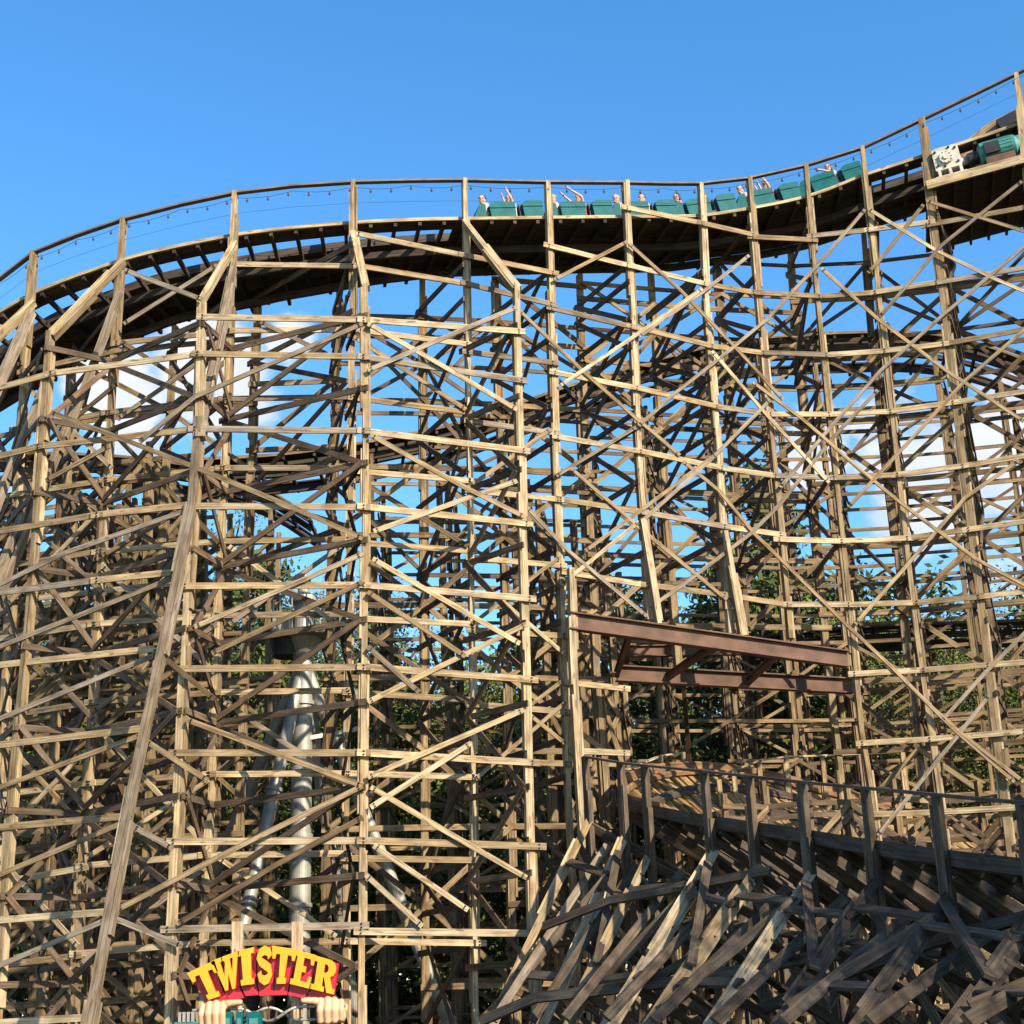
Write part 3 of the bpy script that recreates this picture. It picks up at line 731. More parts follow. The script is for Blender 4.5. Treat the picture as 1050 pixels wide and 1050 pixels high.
# handrail posts, bents and outriggers of the near arm
NP = [((600,776),(604,842),37.8,(505,1046)), ((636,782),(640,860),36.4,(560,1046)), ((661,785),(664,880),34.8,(585,1046)), ((722,791),(733,874),32.4,(632,1040)), ((768,796),(778,888),30.8,(672,1046)), ((822,802),(832,896),29.0,(735,1046)), ((887,808),(897,905),27.0,(800,1046)), ((960,815),(972,920),24.8,(882,1046)), ((1047,823),(1060,940),22.4,(985,1046)), ((1140,832),(1155,960),20.2,(1090,1046))]
rail = []; feet = []; tops = []; NPW = []
for k, (a, b, d, f) in enumerate(NP):
    pa = aty(*a, d-.12); pb = aty(*b, d-.12); n_ = Vector((-.35, -.94, 0))
    rn = Vector((-.75, -.66, 0))
    LT.post([pa, Vector((pa.x, pa.y, pb.z)), Vector((pa.x, pa.y, -.1))], rn, w=.115, d=.15, ply=.04, mat=SHADED)
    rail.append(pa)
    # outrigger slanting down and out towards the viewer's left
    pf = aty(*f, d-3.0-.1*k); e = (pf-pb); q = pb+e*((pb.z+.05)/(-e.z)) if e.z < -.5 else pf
    LT.post([pb, pf, q] if q.z < pf.z-.1 else [pb, pf], Vector((.08, -.95, .3)).normalized(), w=.17, d=.12, ply=.055, kind='outrigger', mat=WOOD if k < 6 else SHADED)  # right-hand outriggers take the shade-darkened wood, left ones the lit tone
    feet.append(pf); tops.append(pb)
    # a second, thinner outrigger half-way to the next bent
    if k:
        oa, ob, of = NPW[k-1]; m1 = oa.lerp(pb, .5); m2 = of.lerp(pf, .5) + Vector((-.5, -.3, 0)); LT.add('outrigger', [m1-UP*.35, m2], .17, .06, Vector((.08, -.95, .3)).normalized(), mat=SHADED if k > 5 else random.choice((SILVER, SHADED)))
        LT.add('brace', [ob.lerp(of, .12), Vector((pa.x, pa.y, max(.3, pb.z-2.6)))], .16, .05, rn, mat=SHADED)
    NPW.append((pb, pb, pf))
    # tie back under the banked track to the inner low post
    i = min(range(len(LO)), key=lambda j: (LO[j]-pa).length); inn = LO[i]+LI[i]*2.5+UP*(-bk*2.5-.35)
    LT.add('brace', [LO[i]-UP*.3, inn], .2, .08, rn, mat=SHADED); LT.add('brace', [pb-UP*.1, inn+UP*-.6], .2, .07, rn, mat=SHADED)
    LT.post([inn, Vector((inn.x, inn.y, -.1))], rn, mat=SHADED); LT.add('brace', [Vector((pa.x, pa.y, .8)), inn], .17, .06, rn, mat=SHADED); LT.add('brace', [pb.lerp(pf, .5), Vector((inn.x, inn.y, 1.0))], .18, .06, rn, mat=SHADED)
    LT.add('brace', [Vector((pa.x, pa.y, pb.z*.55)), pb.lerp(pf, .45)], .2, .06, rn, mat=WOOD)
    LT.add('brace', [Vector((pa.x, pa.y, pb.z*.3)), pb.lerp(pf, .85)], .15, .05, Vector((0, -.97, .2)), mat=SHADED)
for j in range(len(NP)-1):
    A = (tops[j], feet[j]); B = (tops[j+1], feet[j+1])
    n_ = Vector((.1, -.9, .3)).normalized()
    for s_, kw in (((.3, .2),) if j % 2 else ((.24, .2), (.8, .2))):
        LT.add('ledger', [A[0].lerp(A[1], s_)+n_*.16, B[0].lerp(B[1], s_)+n_*.16], kw, .06, n_, mat=SHADED)
    if j % 2 == 0: LT.add('brace', [A[0].lerp(A[1], .95)+n_*.2, B[0].lerp(B[1], .25)+n_*.2], .17, .05, n_, mat=SHADED)
    else: LT.add('brace', [A[0].lerp(A[1], .1)+n_*.2, B[0].lerp(B[1], .7)+n_*.2], .17, .05, n_, mat=SHADED)
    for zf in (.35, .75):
        p = Vector((rail[j].x, rail[j].y, tops[j].z*zf)); q = Vector((rail[j+1].x, rail[j+1].y, tops[j+1].z*zf)); LT.add('ledger', [p, q], .18, .05, n_, mat=SHADED)
    p = Vector((rail[j].x, rail[j].y, tops[j].z*.2)); q = Vector((rail[j+1].x, rail[j+1].y, tops[j+1].z*.85)); LT.add('brace', [p, q], .16, .05, n_, mat=SHADED)
# long sweeping boards seen across the outriggers
for pts, w in (([(493,1047,33),(550,1023,32),(700,1006,29.6),(827,983,27.4),(935,969,25.4)], .2), ([(557,950,35),(627,923,33.6),(700,910,31.8),(790,893,30)], .18), ([(650,1015,30.5),(797,935,28.8)], .16),
               ([(770,1040,27),(860,1000,26),(960,965,24.6),(1060,938,23)], .18)):
    LT.add('ledger', [aty(*p) for p in pts], w, .07, Vector((0, -.9, .3)).normalized(), mat=SHADED)
mb = MB()
rr = [rail[0]+(rail[0]-rail[1])*.0]+rail[1:]
for a, b in zip(rr, rr[1:]): mb.bar([a, b], .13, .05, UP, jit=.01)
mb.obj('handrail', SHADED, LT.root, fix=False)
# far arm: its handrail and posts
FP = [(640,806,790,43.5),(677,800,775,46.5),(700,795,772,47.5),(737,828,800,46.0),(752,825,790,47),(778,836,780,47.6),(806,840,776,48.6),(843,835,775,49.4),(885,835,773,50),(925,835,771,50.3)]
fr_ = []
for (px, yb, yt, d) in FP:
    a = aty(px, yt, d); LT.post([a, Vector((a.x, a.y, -.1))], Vector((0, -1, 0)), w=.13, mat=WOOD); fr_.append(a)
mb = MB()
for a, b in zip(fr_[3:], fr_[4:]): mb.bar([a, b], .12, .05, UP)
for a, b in zip(fr_[:3], fr_[1:3]): mb.bar([a, b], .12, .05, UP)
mb.obj('handrail', WOOD, LT.root, fix=False)
for a, b in zip(fr_, fr_[1:]):
    for z in (2.5, 4.5, 6.2): LT.add('ledger', [Vector((a.x, a.y, z)), Vector((b.x, b.y, z+.1))], .15, .05, Vector((0, -1, 0)), mat=WOOD)
# low cross frames standing between the two arms, under the tall posts
CF = []
for k, px in enumerate((742,782,828,868,915,958,1002,1046)):
    a = aty(px, 806+random.uniform(-8, 10), 42.0+random.uniform(-.6, .6)); b = Vector((a.x, a.y, -.1)); LT.post([a, b], Vector((.2, -.97, 0)), w=.11, mat=INNER); CF.append([a, b])
for k, (a, b) in enumerate(zip(CF, CF[1:])):
    tie_rows(a, b, (2.2, 3.6, 5.0, 6.3, 7.3), w=.14, X=LT, dia=k, mat=UMBER if k % 2 else INNER, bskip=.2)
    tie_rows(a, b, (2.8, 4.4, 6.0, 7.0), w=.13, X=LT, dia=k+1, mat=UMBER, bskip=.1)
LT.finish()
# short trestle stub left of the opening
# ================================================================== sign
def sign():
    D = face_y(-.13) + O0 - .75
    c0 = aty(272, 1012, D); root = empty('twister_sign', c0, 'arched yellow and red TWISTER sign with slab letters on a red block', 'sign')
    sx = (aty(282,1012,D)-aty(272,1012,D)).length/10       # metres per pixel here
    L = {}
    L['T'] = [[(0,1),(1,1),(1,.66),(.88,.66),(.82,.8),(.66,.8),(.66,.16),(.78,.16),(.78,0),(.22,0),(.22,.16),(.34,.16),(.34,.8),(.18,.8),(.12,.66),(0,.66)]]
    L['W'] = [[(0,1),(.36,1),(.36,.87),(.30,.87),(.36,.44),(.47,.80),(.44,.87),(.40,.87),(.40,1),(.70,1),(.70,.87),(.66,.87),(.71,.44),(.77,.87),(.71,.87),(.71,1),(1,1),(1,.87),(.95,.87),(.80,0),(.63,0),(.53,.46),(.40,0),(.23,0),(.06,.87),(0,.87)]]
    L['I'] = [[(.08,1),(.92,1),(.92,.84),(.76,.84),(.76,.16),(.92,.16),(.92,0),(.08,0),(.08,.16),(.24,.16),(.24,.84),(.08,.84)]]
    L['E'] = [[(0,1),(.95,1),(.95,.68),(.82,.68),(.76,.84),(.47,.84),(.47,.6),(.64,.6),(.64,.42),(.47,.42),(.47,.16),(.78,.16),(.84,.34),(.98,.34),(.98,0),(0,0),(0,.16),(.14,.16),(.14,.84),(0,.84)]]
    L['R'] = [[(0,1),(.68,1),(.86,.94),(.94,.8),(.93,.66),(.86,.55),(.74,.48),(.9,.16),(1,.16),(1,0),(.68,0),(.50,.42),(.46,.42),(.46,.16),(.56,.16),(.56,0),(0,0),(0,.16),(.14,.16),(.14,.84),(0,.84)], [(.46,.83),(.56,.83),(.63,.76),(.63,.66),(.56,.58),(.46,.58)]]
    ctr = [(.80,.68),(.74,.82),(.52,.89),(.28,.84),(.20,.72),(.30,.60),(.54,.50),(.76,.40),(.82,.26),(.70,.14),(.48,.10),(.26,.17),(.19,.33)]
    lft = []; rgt = []
    for i, p in enumerate(ctr):
        a = Vector(ctr[max(i-1, 0)]); b = Vector(ctr[min(i+1, len(ctr)-1)]); t = (b-a).normalized(); n_ = Vector((-t.y, t.x)); h = .125 if 1 < i < len(ctr)-2 else .12
        lft.append(tuple(Vector(p)+n_*h)); rgt.append(tuple(Vector(p)-n_*h))
    L['S'] = [lft+rgt[::-1]]
    def poly_mesh(splines):
        cu = bpy.data.curves.new('tmp', 'CURVE'); cu.dimensions = '2D'; cu.fill_mode = 'BOTH'
        for sp in splines:
            s_ = cu.splines.new('POLY'); s_.points.add(len(sp)-1); s_.use_cyclic_u = True
            for q, p in zip(s_.points, sp): q.co = (p[0], p[1], 0, 1)
        o = bpy.data.objects.new('tmp', cu); COL.objects.link(o); bpy.context.view_layer.update()
        me = bpy.data.meshes.new_from_object(o.evaluated_get(bpy.context.evaluated_depsgraph_get())); bpy.data.objects.remove(o); return me
    # px boxes of each letter along the arch (bottom-left, bottom-right, top-left, top-right)
    Q = [('T', (210,1027), (232,1020), (193,998), (221,985)), ('W', (228,1017), (246,1013), (217,986), (246,975)), ('I', (247,1011), (263,1009), (243,976), (263,971)),
         ('S', (264,1010), (281,1009), (262,973), (282,968)), ('T', (281,1009), (297,1009), (280,970), (306,974)), ('E', (298,1009), (318,1014), (304,974), (326,980)), ('R', (319,1014), (343,1020), (324,980), (348,987))]
    n_ = Vector((0, -1, 0))
    for ch, bl, br, tl, trr in Q:
        me = poly_mesh(L[ch]); BL, BR, TL_, TR_ = (aty(*q, D) for q in (bl, br, tl, trr))
        def wp(x, y): return BL.lerp(BR, x).lerp(TL_.lerp(TR_, x), y)
        bm = bmesh.new(); bm.from_mesh(me)
        bmesh.ops.remove_doubles(bm, verts=bm.verts, dist=1e-4)
        cx = [wp(v.co.x, v.co.y) for v in bm.verts]
        for v, p in zip(bm.verts, cx): v.co = p-c0
        for f in bm.faces: f.material_index = 0
        bm.normal_update()
        for f in bm.faces:
            if f.normal.y > 0: f.normal_flip()
        ret = bmesh.ops.extrude_face_region(bm, geom=bm.faces[:])
        nv = [g for g in ret['geom'] if isinstance(g, bmesh.types.BMVert)]; nf = [g for g in ret['geom'] if isinstance(g, bmesh.types.BMFace)]
        top = set(nf)
        for v in nv: v.co += Vector((0, -.13, .0))
        for f in bm.faces: f.material_index = 0 if f in top or abs(f.normal.y) < .5 and False else 1
        for f in top: f.material_index = 0
        bmesh.ops.recalc_face_normals(bm, faces=bm.faces)
        m2 = bpy.data.meshes.new('letter'); bm.to_mesh(m2); bm.free(); m2.materials.append(YEL); m2.materials.append(RED)
        o = bpy.data.objects.new('letter', m2); COL.objects.link(o); o.parent = root
    # red block behind, showing below the letters, in angled steps
    for ch, bl, br, tl, trr in Q:
        BL, BR, TL_, TR_ = (aty(*q, D+.03) for q in (bl, br, tl, trr)); mid = aty(278, 1085, D+.03)
        dn = 11*sx
        ins = (TL_-BL)*.12
        a = BL.lerp(mid, .0)+(mid-BL).normalized()*dn; b = BR+(mid-BR).normalized()*dn
        mb = MB(); mb.prism([p-c0+c0 for p in (BL.lerp(BR, .04)+(TL_-BL)*.97, BL.lerp(BR, .04), a, b, BL.lerp(BR, .97), BL.lerp(BR, .97)+(TR_-BR)*.97)], Vector((0, 0, 0)), Vector((0, .22+.01*random.random(), 0)))
        mb.obj('block', RED, root)
    for px in (244, 305):
        mb = MB(); a = aty(px, 945, D+.3); mb.bar([a, Vector((a.x, a.y, 0))], .24, .06, n_); mb.obj('support', WOOD, root, fix=False)
    return D, sx
SD, SX = sign()
# ---------- rounded solids for figures
def blobs(parts, voxel, mats, pick=None, name='body', smooth_it=3):
    """one continuous surface from tapered limbs: parts = [(a, b, ra, rb)]"""
    bm = bmesh.new()
    for a, b, ra, rb in parts:
        a = Vector(a); b = Vector(b); L = (b-a).length; t = (b-a).normalized() if L > 1e-6 else UP
        q = t.to_track_quat('Z', 'Y').to_matrix(); n = 14; rings = []
        prof = [(-ra*math.cos(k*math.pi/10), ra*math.sin(k*math.pi/10)) for k in range(0, 6)] + [(L+rb*math.sin(k*math.pi/10), rb*math.cos(k*math.pi/10)) for k in range(0, 6)]
        for z, r_ in prof:
            rings.append([bm.verts.new(a + q @ Vector((math.cos(2*math.pi*k/n)*max(r_, 1e-4), math.sin(2*math.pi*k/n)*max(r_, 1e-4), z))) for k in range(n)])
        for u, v in zip(rings, rings[1:]):
            for k in range(n): bm.faces.new((u[k], u[(k+1) % n], v[(k+1) % n], v[k]))
        bm.faces.new(rings[0][::-1]); bm.faces.new(rings[-1])
    me = bpy.data.meshes.new(name); bm.to_mesh(me); bm.free()
    o = bpy.data.objects.new('tmp', me); COL.objects.link(o)
    md = o.modifiers.new('r', 'REMESH'); md.mode = 'VOXEL'; md.voxel_size = voxel
    sm = o.modifiers.new('s', 'SMOOTH'); sm.iterations = smooth_it; sm.factor = .5
    bpy.context.view_layer.update()
    me2 = bpy.data.meshes.new_from_object(o.evaluated_get(bpy.context.evaluated_depsgraph_get())); bpy.data.objects.remove(o)
    me2.name = name
    for mt in mats: me2.materials.append(mt)
    me2.polygons.foreach_set('use_smooth', [True]*len(me2.polygons))
    if pick:
        for p in me2.polygons: p.material_index = pick(p.center)
    return me2
def fist(sgn):
    """big painted fist round a bar lying along x; thumb points towards +sgn x; viewer on -y"""
    P = []
    k = 1.0
    for i in range(4):                         # fingers side by side along x, each curled round the bar: back -> over the top -> front -> under
        x = -sgn*(-.26+i*.175); s_ = (1.0, 1.06, 1.0, .86)[i]; r_ = (.088, .092, .09, .078)[i]
        pts = [(x*1.0, .16, .22*s_), (x*1.02, -.12*s_, .30*s_), (x*1.06, -.30*s_, .06*s_), (x*1.04, -.22*s_, -.20*s_), (x, .02, -.24*s_)]
        for a, b in zip(pts, pts[1:]): P.append((a, b, r_*1.04, r_*.98))
    P += [((-sgn*-.2, .2, .14), (-sgn*.26, .2, .1), .17, .16), ((-sgn*-.15, .16, -.1), (-sgn*.22, .16, -.12), .16, .15)]       # palm behind
    P += [((sgn*.2, .08, .18), (sgn*.42, -.16, .30), .13, .10), ((sgn*.42, -.16, .30), (sgn*.72, -.2, .32), .095, .075)]      # thumb along the bar
    P += [((0, .3, .0), (-sgn*.04, .55, -.12), .2, .17)]                                                                                # wrist
    return blobs(P, .026, [FLESH], name='hand', smooth_it=2)
c1 = aty(219, 1042, SD-.15); c2 = aty(340, 1038, SD-.15)
for c, sg, lab in ((c1, 1, 'large painted fist under the T of the yellow sign'), (c2, -1, 'large painted fist under the R of the yellow sign')):
    o = bpy.data.objects.new('painted_hand', fist(sg)); COL.objects.link(o); o.location = c; o.scale = (.8,)*3
    tag(o, lab, 'hand sculpture')
# twisted miniature track the fists wring, with its little teal cars
mt_root = empty('model_track', aty(279,1040,SD-.15), 'small twisted model track wrung between the two painted fists', 'model track')
for ph in (0, math.pi):
    mb = MB()
    P = []
    for k in range(49):
        s_ = k/48; p = c1.lerp(c2, -.18+s_*1.3); tw = ph + max(0, min(1, (s_-.3)/.4))*math.pi*2
        P.append(p + Vector((0, math.sin(tw)*.10, math.cos(tw)*.13)))
    mb.tube(P, .03, 8)
    mb.obj('rail', GALV, mt_root)
for k in range(16):
    s_ = k/15; p = c1.lerp(c2, s_); tw = max(0, min(1, (s_-.25)/.45))*math.pi*2; d = Vector((0, math.sin(tw)*.13, math.cos(tw)*.16))
    mb = MB(); mb.bar([p-d, p+d], .05, .04, Vector((1, 0, 0))); mb.obj('tie', SHADED, mt_root, fix=False)
for k, (px, w) in enumerate(((233, 9), (245, 7), (260, 15))):
    p = aty(px, 1046, SD-.32); ww = w*SX; o_ = empty('model_car', p, ('small teal model car next to the fist under the T', 'narrow teal model car between two others on the model track', 'longer teal model car at the end of the row on the model track')[k], 'model car', 'teal model cars on the sign')
    mb = MB(); pr = [Vector((-ww/2, 0, -.16)), Vector((ww/2, 0, -.16)), Vector((ww/2, 0, .10)), Vector((ww*.36, 0, .17)), Vector((-ww*.36, 0, .17)), Vector((-ww/2, 0, .10))]
    mb.prism([q+p for q in pr], Vector((0, 0, 0)), Vector((0, .3, 0))); mb.obj('car_body', TEAL, o_)
    mb = MB(); mb.box(p+Vector((0, -.012, -.02)), ww*.6, .02, .12); mb.obj('panel', MOTOR, o_)
pw = aty(190, 1042, SD-.3); o_ = empty('model_station', pw, 'little white slatted piece left of the fist under the T', 'model piece')
for k in range(4):
    mb = MB(); mb.box(pw+Vector((-.1+k*.09, 0, -.02)), .055, .2, .2); mb.obj('slat', GALV, o_)
mb = MB(); mb.box(pw+Vector((.04, .03, -.14)), .5, .22, .05); mb.obj('base', MOTOR, o_)

# ================================================================== train and riders
TRK = off_line(1.65, .235)
TPX = [proj(p)[0] for p in TRK]
def on_track(px):
    for i in range(len(TPX)-1):
        if TPX[i] <= px <= TPX[i+1]:
            s_ = (px-TPX[i])/max(1e-6, TPX[i+1]-TPX[i]); p = TRK[i].lerp(TRK[i+1], s_); t = (TRK[min(i+4, len(TRK)-1)]-TRK[max(0, i-4)]).normalized(); return p, t
def frame(p, t):
    x = t; y = UP.cross(x).normalized(); z = x.cross(y)
    M = Matrix((x, y, z)).transposed().to_4x4(); M.translation = p; return M
def make_car_meshes():
    out = {}
    Wd = 1.25
    mb = MB(); prof = [Vector((-1.12, 0, .16)), Vector((1.02, 0, .16)), Vector((1.02, 0, .34)), Vector((-.78, 0, .34)), Vector((-.80, 0, .42)), Vector((-1.0, 0, .42))]
    mb.prism(prof, Vector((0, -Wd/2, 0)), Vector((0, Wd/2, 0))); out['chassis'] = (mb.mesh('chassis', BLACKM, True), )
    mb = MB(); prof = [Vector((-1.16, 0, .34)), Vector((-.74, 0, .345)), Vector((-.72, 0, 1.02)), Vector((-.80, 0, 1.08)), Vector((-.90, 0, 1.02))]
    mb.prism(prof, Vector((0, -Wd/2-.02, 0)), Vector((0, Wd/2+.02, 0))); out['nose'] = (mb.mesh('nose', TEAL, True), )
    def bench(x0, x1, h):
        mb = MB(); r_ = .09
        prof = [Vector((x0, 0, .345)), Vector((x1, 0, .345)), Vector((x1+.02, 0, h-.18)), Vector((x1+.03, 0, h-.03)), Vector((x1-.05, 0, h)), Vector((x0+.12, 0, h)), Vector((x0+.02, 0, h-.06)), Vector((x0-.02, 0, h-.16))]
        mb.prism(prof, Vector((0, -Wd/2-.04, 0)), Vector((0, Wd/2+.04, 0)))
        # moulded seam round the shell, standing proud
        mb.box(Vector(((x0+x1)/2, -Wd/2-.05, h-.24)), (x1-x0)+.05, .03, .035); mb.box(Vector(((x0+x1)/2, Wd/2+.05, h-.24)), (x1-x0)+.05, .03, .035)
        return mb.mesh('seat_shell', TEAL, True)
    out['seat_shell'] = (bench(-.60, .12, 1.12), bench(.38, .94, 1.17))
    def cush(x):
        mb = MB(); mb.box(Vector((x, 0, .50)), .34, Wd-.12, .16); mb.box(Vector((x+.17, 0, .78)), .12, Wd-.14, .62); return mb.mesh('cushion', DKTEAL, True)
    out['cushion'] = (cush(-.72+.12), cush(.18))
    def lap(x):
        mb = MB(); mb.tube([Vector((x, -.5, .5)), Vector((x-.12, -.5, .86)), Vector((x-.12, .5, .86)), Vector((x, .5, .5))], .028, 8); return mb.mesh('lap_bar', BLACKM, True)
    out['lap_bar'] = (lap(-.76), lap(.06))
    w = []
    for x in (-.7, .7):
        for y in (-.45, .45):
            mb = MB(); mb.cyl(Vector((x, y-.05, .13)), Vector((x, y+.05, .13)), .13, .13, 16); w.append(mb.mesh('wheel', BLACKM, True))
    out['wheel'] = tuple(w)
    return out
CM = make_car_meshes()
CARS = [(521,), (592,), (657,), (722,), (789,), (857,)]
car_labels = ['leading teal coaster car at the left end of the train', 'second teal car from the front of the train', 'third teal car of the train, just right of the post at mid train', 'fourth teal car of the train, third from its rear end', 'fifth teal car, with riders raising their arms, on the rising track', 'last teal car of the train, highest on the rising track']
cars = []
for (px,), lab in zip(CARS, car_labels):
    p, t = on_track(px); M = frame(p, t)
    o = empty('coaster_car', Vector((0, 0, 0)), lab, 'roller coaster car', 'cars of the teal train'); o.matrix_world = M @ Matrix.Diagonal((1, 1, .74, 1)); cars.append(o)
    for nm, mss in CM.items():
        for me in mss:
            c = bpy.data.objects.new(nm, me); COL.objects.link(c); c.parent = o
def rider_mesh(pose, shirt, lean=0):
    P = [((0, 0, 0), (.0, 0, .12), .15, .15), ((0, -.09, .12), (.02, -.13, .50), .13, .115), ((0, .09, .12), (.02, .13, .50), .13, .115), ((.02, -.16, .51), (.02, .16, .51), .085, .085), ((.02, 0, .5), (.0, 0, .66), .062, .058),
         ((-.0, 0, .76), (-.02, 0, .85), .098, .105), ((-.05, 0, .71), (-.03, 0, .76), .065, .08), ((-.112, 0, .80), (-.125, 0, .775), .016, .02),
         ((0, -.105, .79), (0, -.11, .81), .02, .022), ((0, .105, .79), (0, .11, .81), .02, .022)]
    for s_ in (-1, 1):
        P += [((0, s_*.09, .06), (-.42, s_*.11, .10), .088, .062), ((-.42, s_*.11, .10), (-.46, s_*.11, -.26), .06, .045), ((-.46, s_*.11, -.27), (-.60, s_*.11, -.30), .045, .035)]
        if pose == 'up':
            e = (-.06, s_*.30, .74+.03*s_); h = (-.10+lean, s_*.24, 1.0+.02*s_); f = (-.11+lean*1.3, s_*.235, 1.09+.02*s_)
        elif pose == 'fwd':
            e = (-.2, s_*.26, .56); h = (-.44, s_*.24, .70); f = (-.52, s_*.235, .74)
        else:
            e = (-.04, s_*.25, .27); h = (-.25, s_*.2, .22); f = (-.33, s_*.18, .23)
        sh = (.02, s_*.185, .52)
        P += [(sh, e, .058, .046), (e, h, .045, .031), (h, f, .036, .026)]
        fd = (Vector(f)-Vector(h)).normalized(); sd = Vector((0, 1, 0)); 
        for k in range(4):
            b = Vector(f)+sd*((k-1.5)*.019); P.append((tuple(b), tuple(b+fd*(.06+.012*(k in (1, 2)))), .0105, .009))
        b = Vector(h)+sd*(.03*-s_); P.append((tuple(b), tuple(b+fd*.045+sd*(-s_*.035)), .012, .01))
    def pick(c):
        if c.z < .04 or (c.x < -.18 and c.z < .2 and abs(c.y) < .18): return 2
        if c.z < .56 and abs(c.y) < .235 and c.x > -.14: return 1
        return 0
    return blobs(P, .0135, [SKIN, shirt, SHIRTS[1]], pick, 'body', 1)
def hair_mesh(mt, long):
    P = [((.03, 0, .845), (-.02, 0, .885), .105, .088)]
    if long: P += [((.07, -.05, .83), (.085, -.05, .62), .06, .045), ((.07, .05, .83), (.085, .05, .62), .06, .045)]
    return blobs(P, .017, [mt], None, 'hair', 1)
RM = {}
RID = [ # car, bench x, side, pose, shirt, hair, long, label
 (0, -.66, -.3, 'down', 0, 0, False, 'rider in white shirt seated at the front of the leading car'), (0, .14, -.3, 'up', 0, 1, False, 'rider with both arms straight up in the rear bench of the leading car'), (0, .14, .3, 'fwd', 3, 0, False, 'rider stretching arms forward beside the one with raised arms in the leading car'),
 (1, -.66, -.3, 'down', 0, 2, False, 'fair-haired rider in the front bench of the second car'), (1, .14, -.3, 'lean', 3, 0, False, 'dark-haired rider in red throwing arms up and forward in the second car'),
 (2, -.66, -.3, 'down', 2, 2, False, 'rider in grey in the front bench of the third car'), (2, .14, -.3, 'down', 0, 0, False, 'dark-haired rider in white in the rear bench of the third car'),
 (3, -.66, -.3, 'down', 1, 0, True, 'dark long-haired rider in the front bench of the fourth car'), (3, .14, -.3, 'down', 2, 1, True, 'rider leaning low in the rear bench of the fourth car'),
 (4, -.66, -.3, 'down', 2, 0, False, 'rider sitting low in the front bench of the fifth car'), (4, .14, -.3, 'up', 3, 1, True, 'long-haired rider in red with arms raised in the fifth car'), (4, .14, .3, 'up', 0, 0, False, 'rider in white with arms raised behind a red shirt in the fifth car'),
 (5, .14, -.3, 'fwd', 0, 1, True, 'rider with hands held to the front in the last car, beside a post')]
for ci, bx, sy, pose, sh, hr, lg, lab in RID:
    key = (pose, sh)
    if key not in RM: RM[key] = rider_mesh('up' if pose == 'lean' else pose, SHIRTS[sh], -.28 if pose == 'lean' else -.03)
    o = bpy.data.objects.new('person', RM[key]); COL.objects.link(o)
    o.matrix_world = cars[ci].matrix_world @ Matrix.Diagonal((1, 1, 1/.74, 1)) @ Matrix.Translation((bx, sy, .38)) @ Matrix.Scale(.9, 4) @ Matrix.Rotation(R(random.uniform(-12, 12)), 4, 'Z'); tag(o, lab, 'person', 'riders on the train')
    hk = (hr, lg)
    if hk not in RM: RM[hk] = hair_mesh(HAIRS[hr], lg)
    h = bpy.data.objects.new('hair', RM[hk]); COL.objects.link(h); h.parent = o

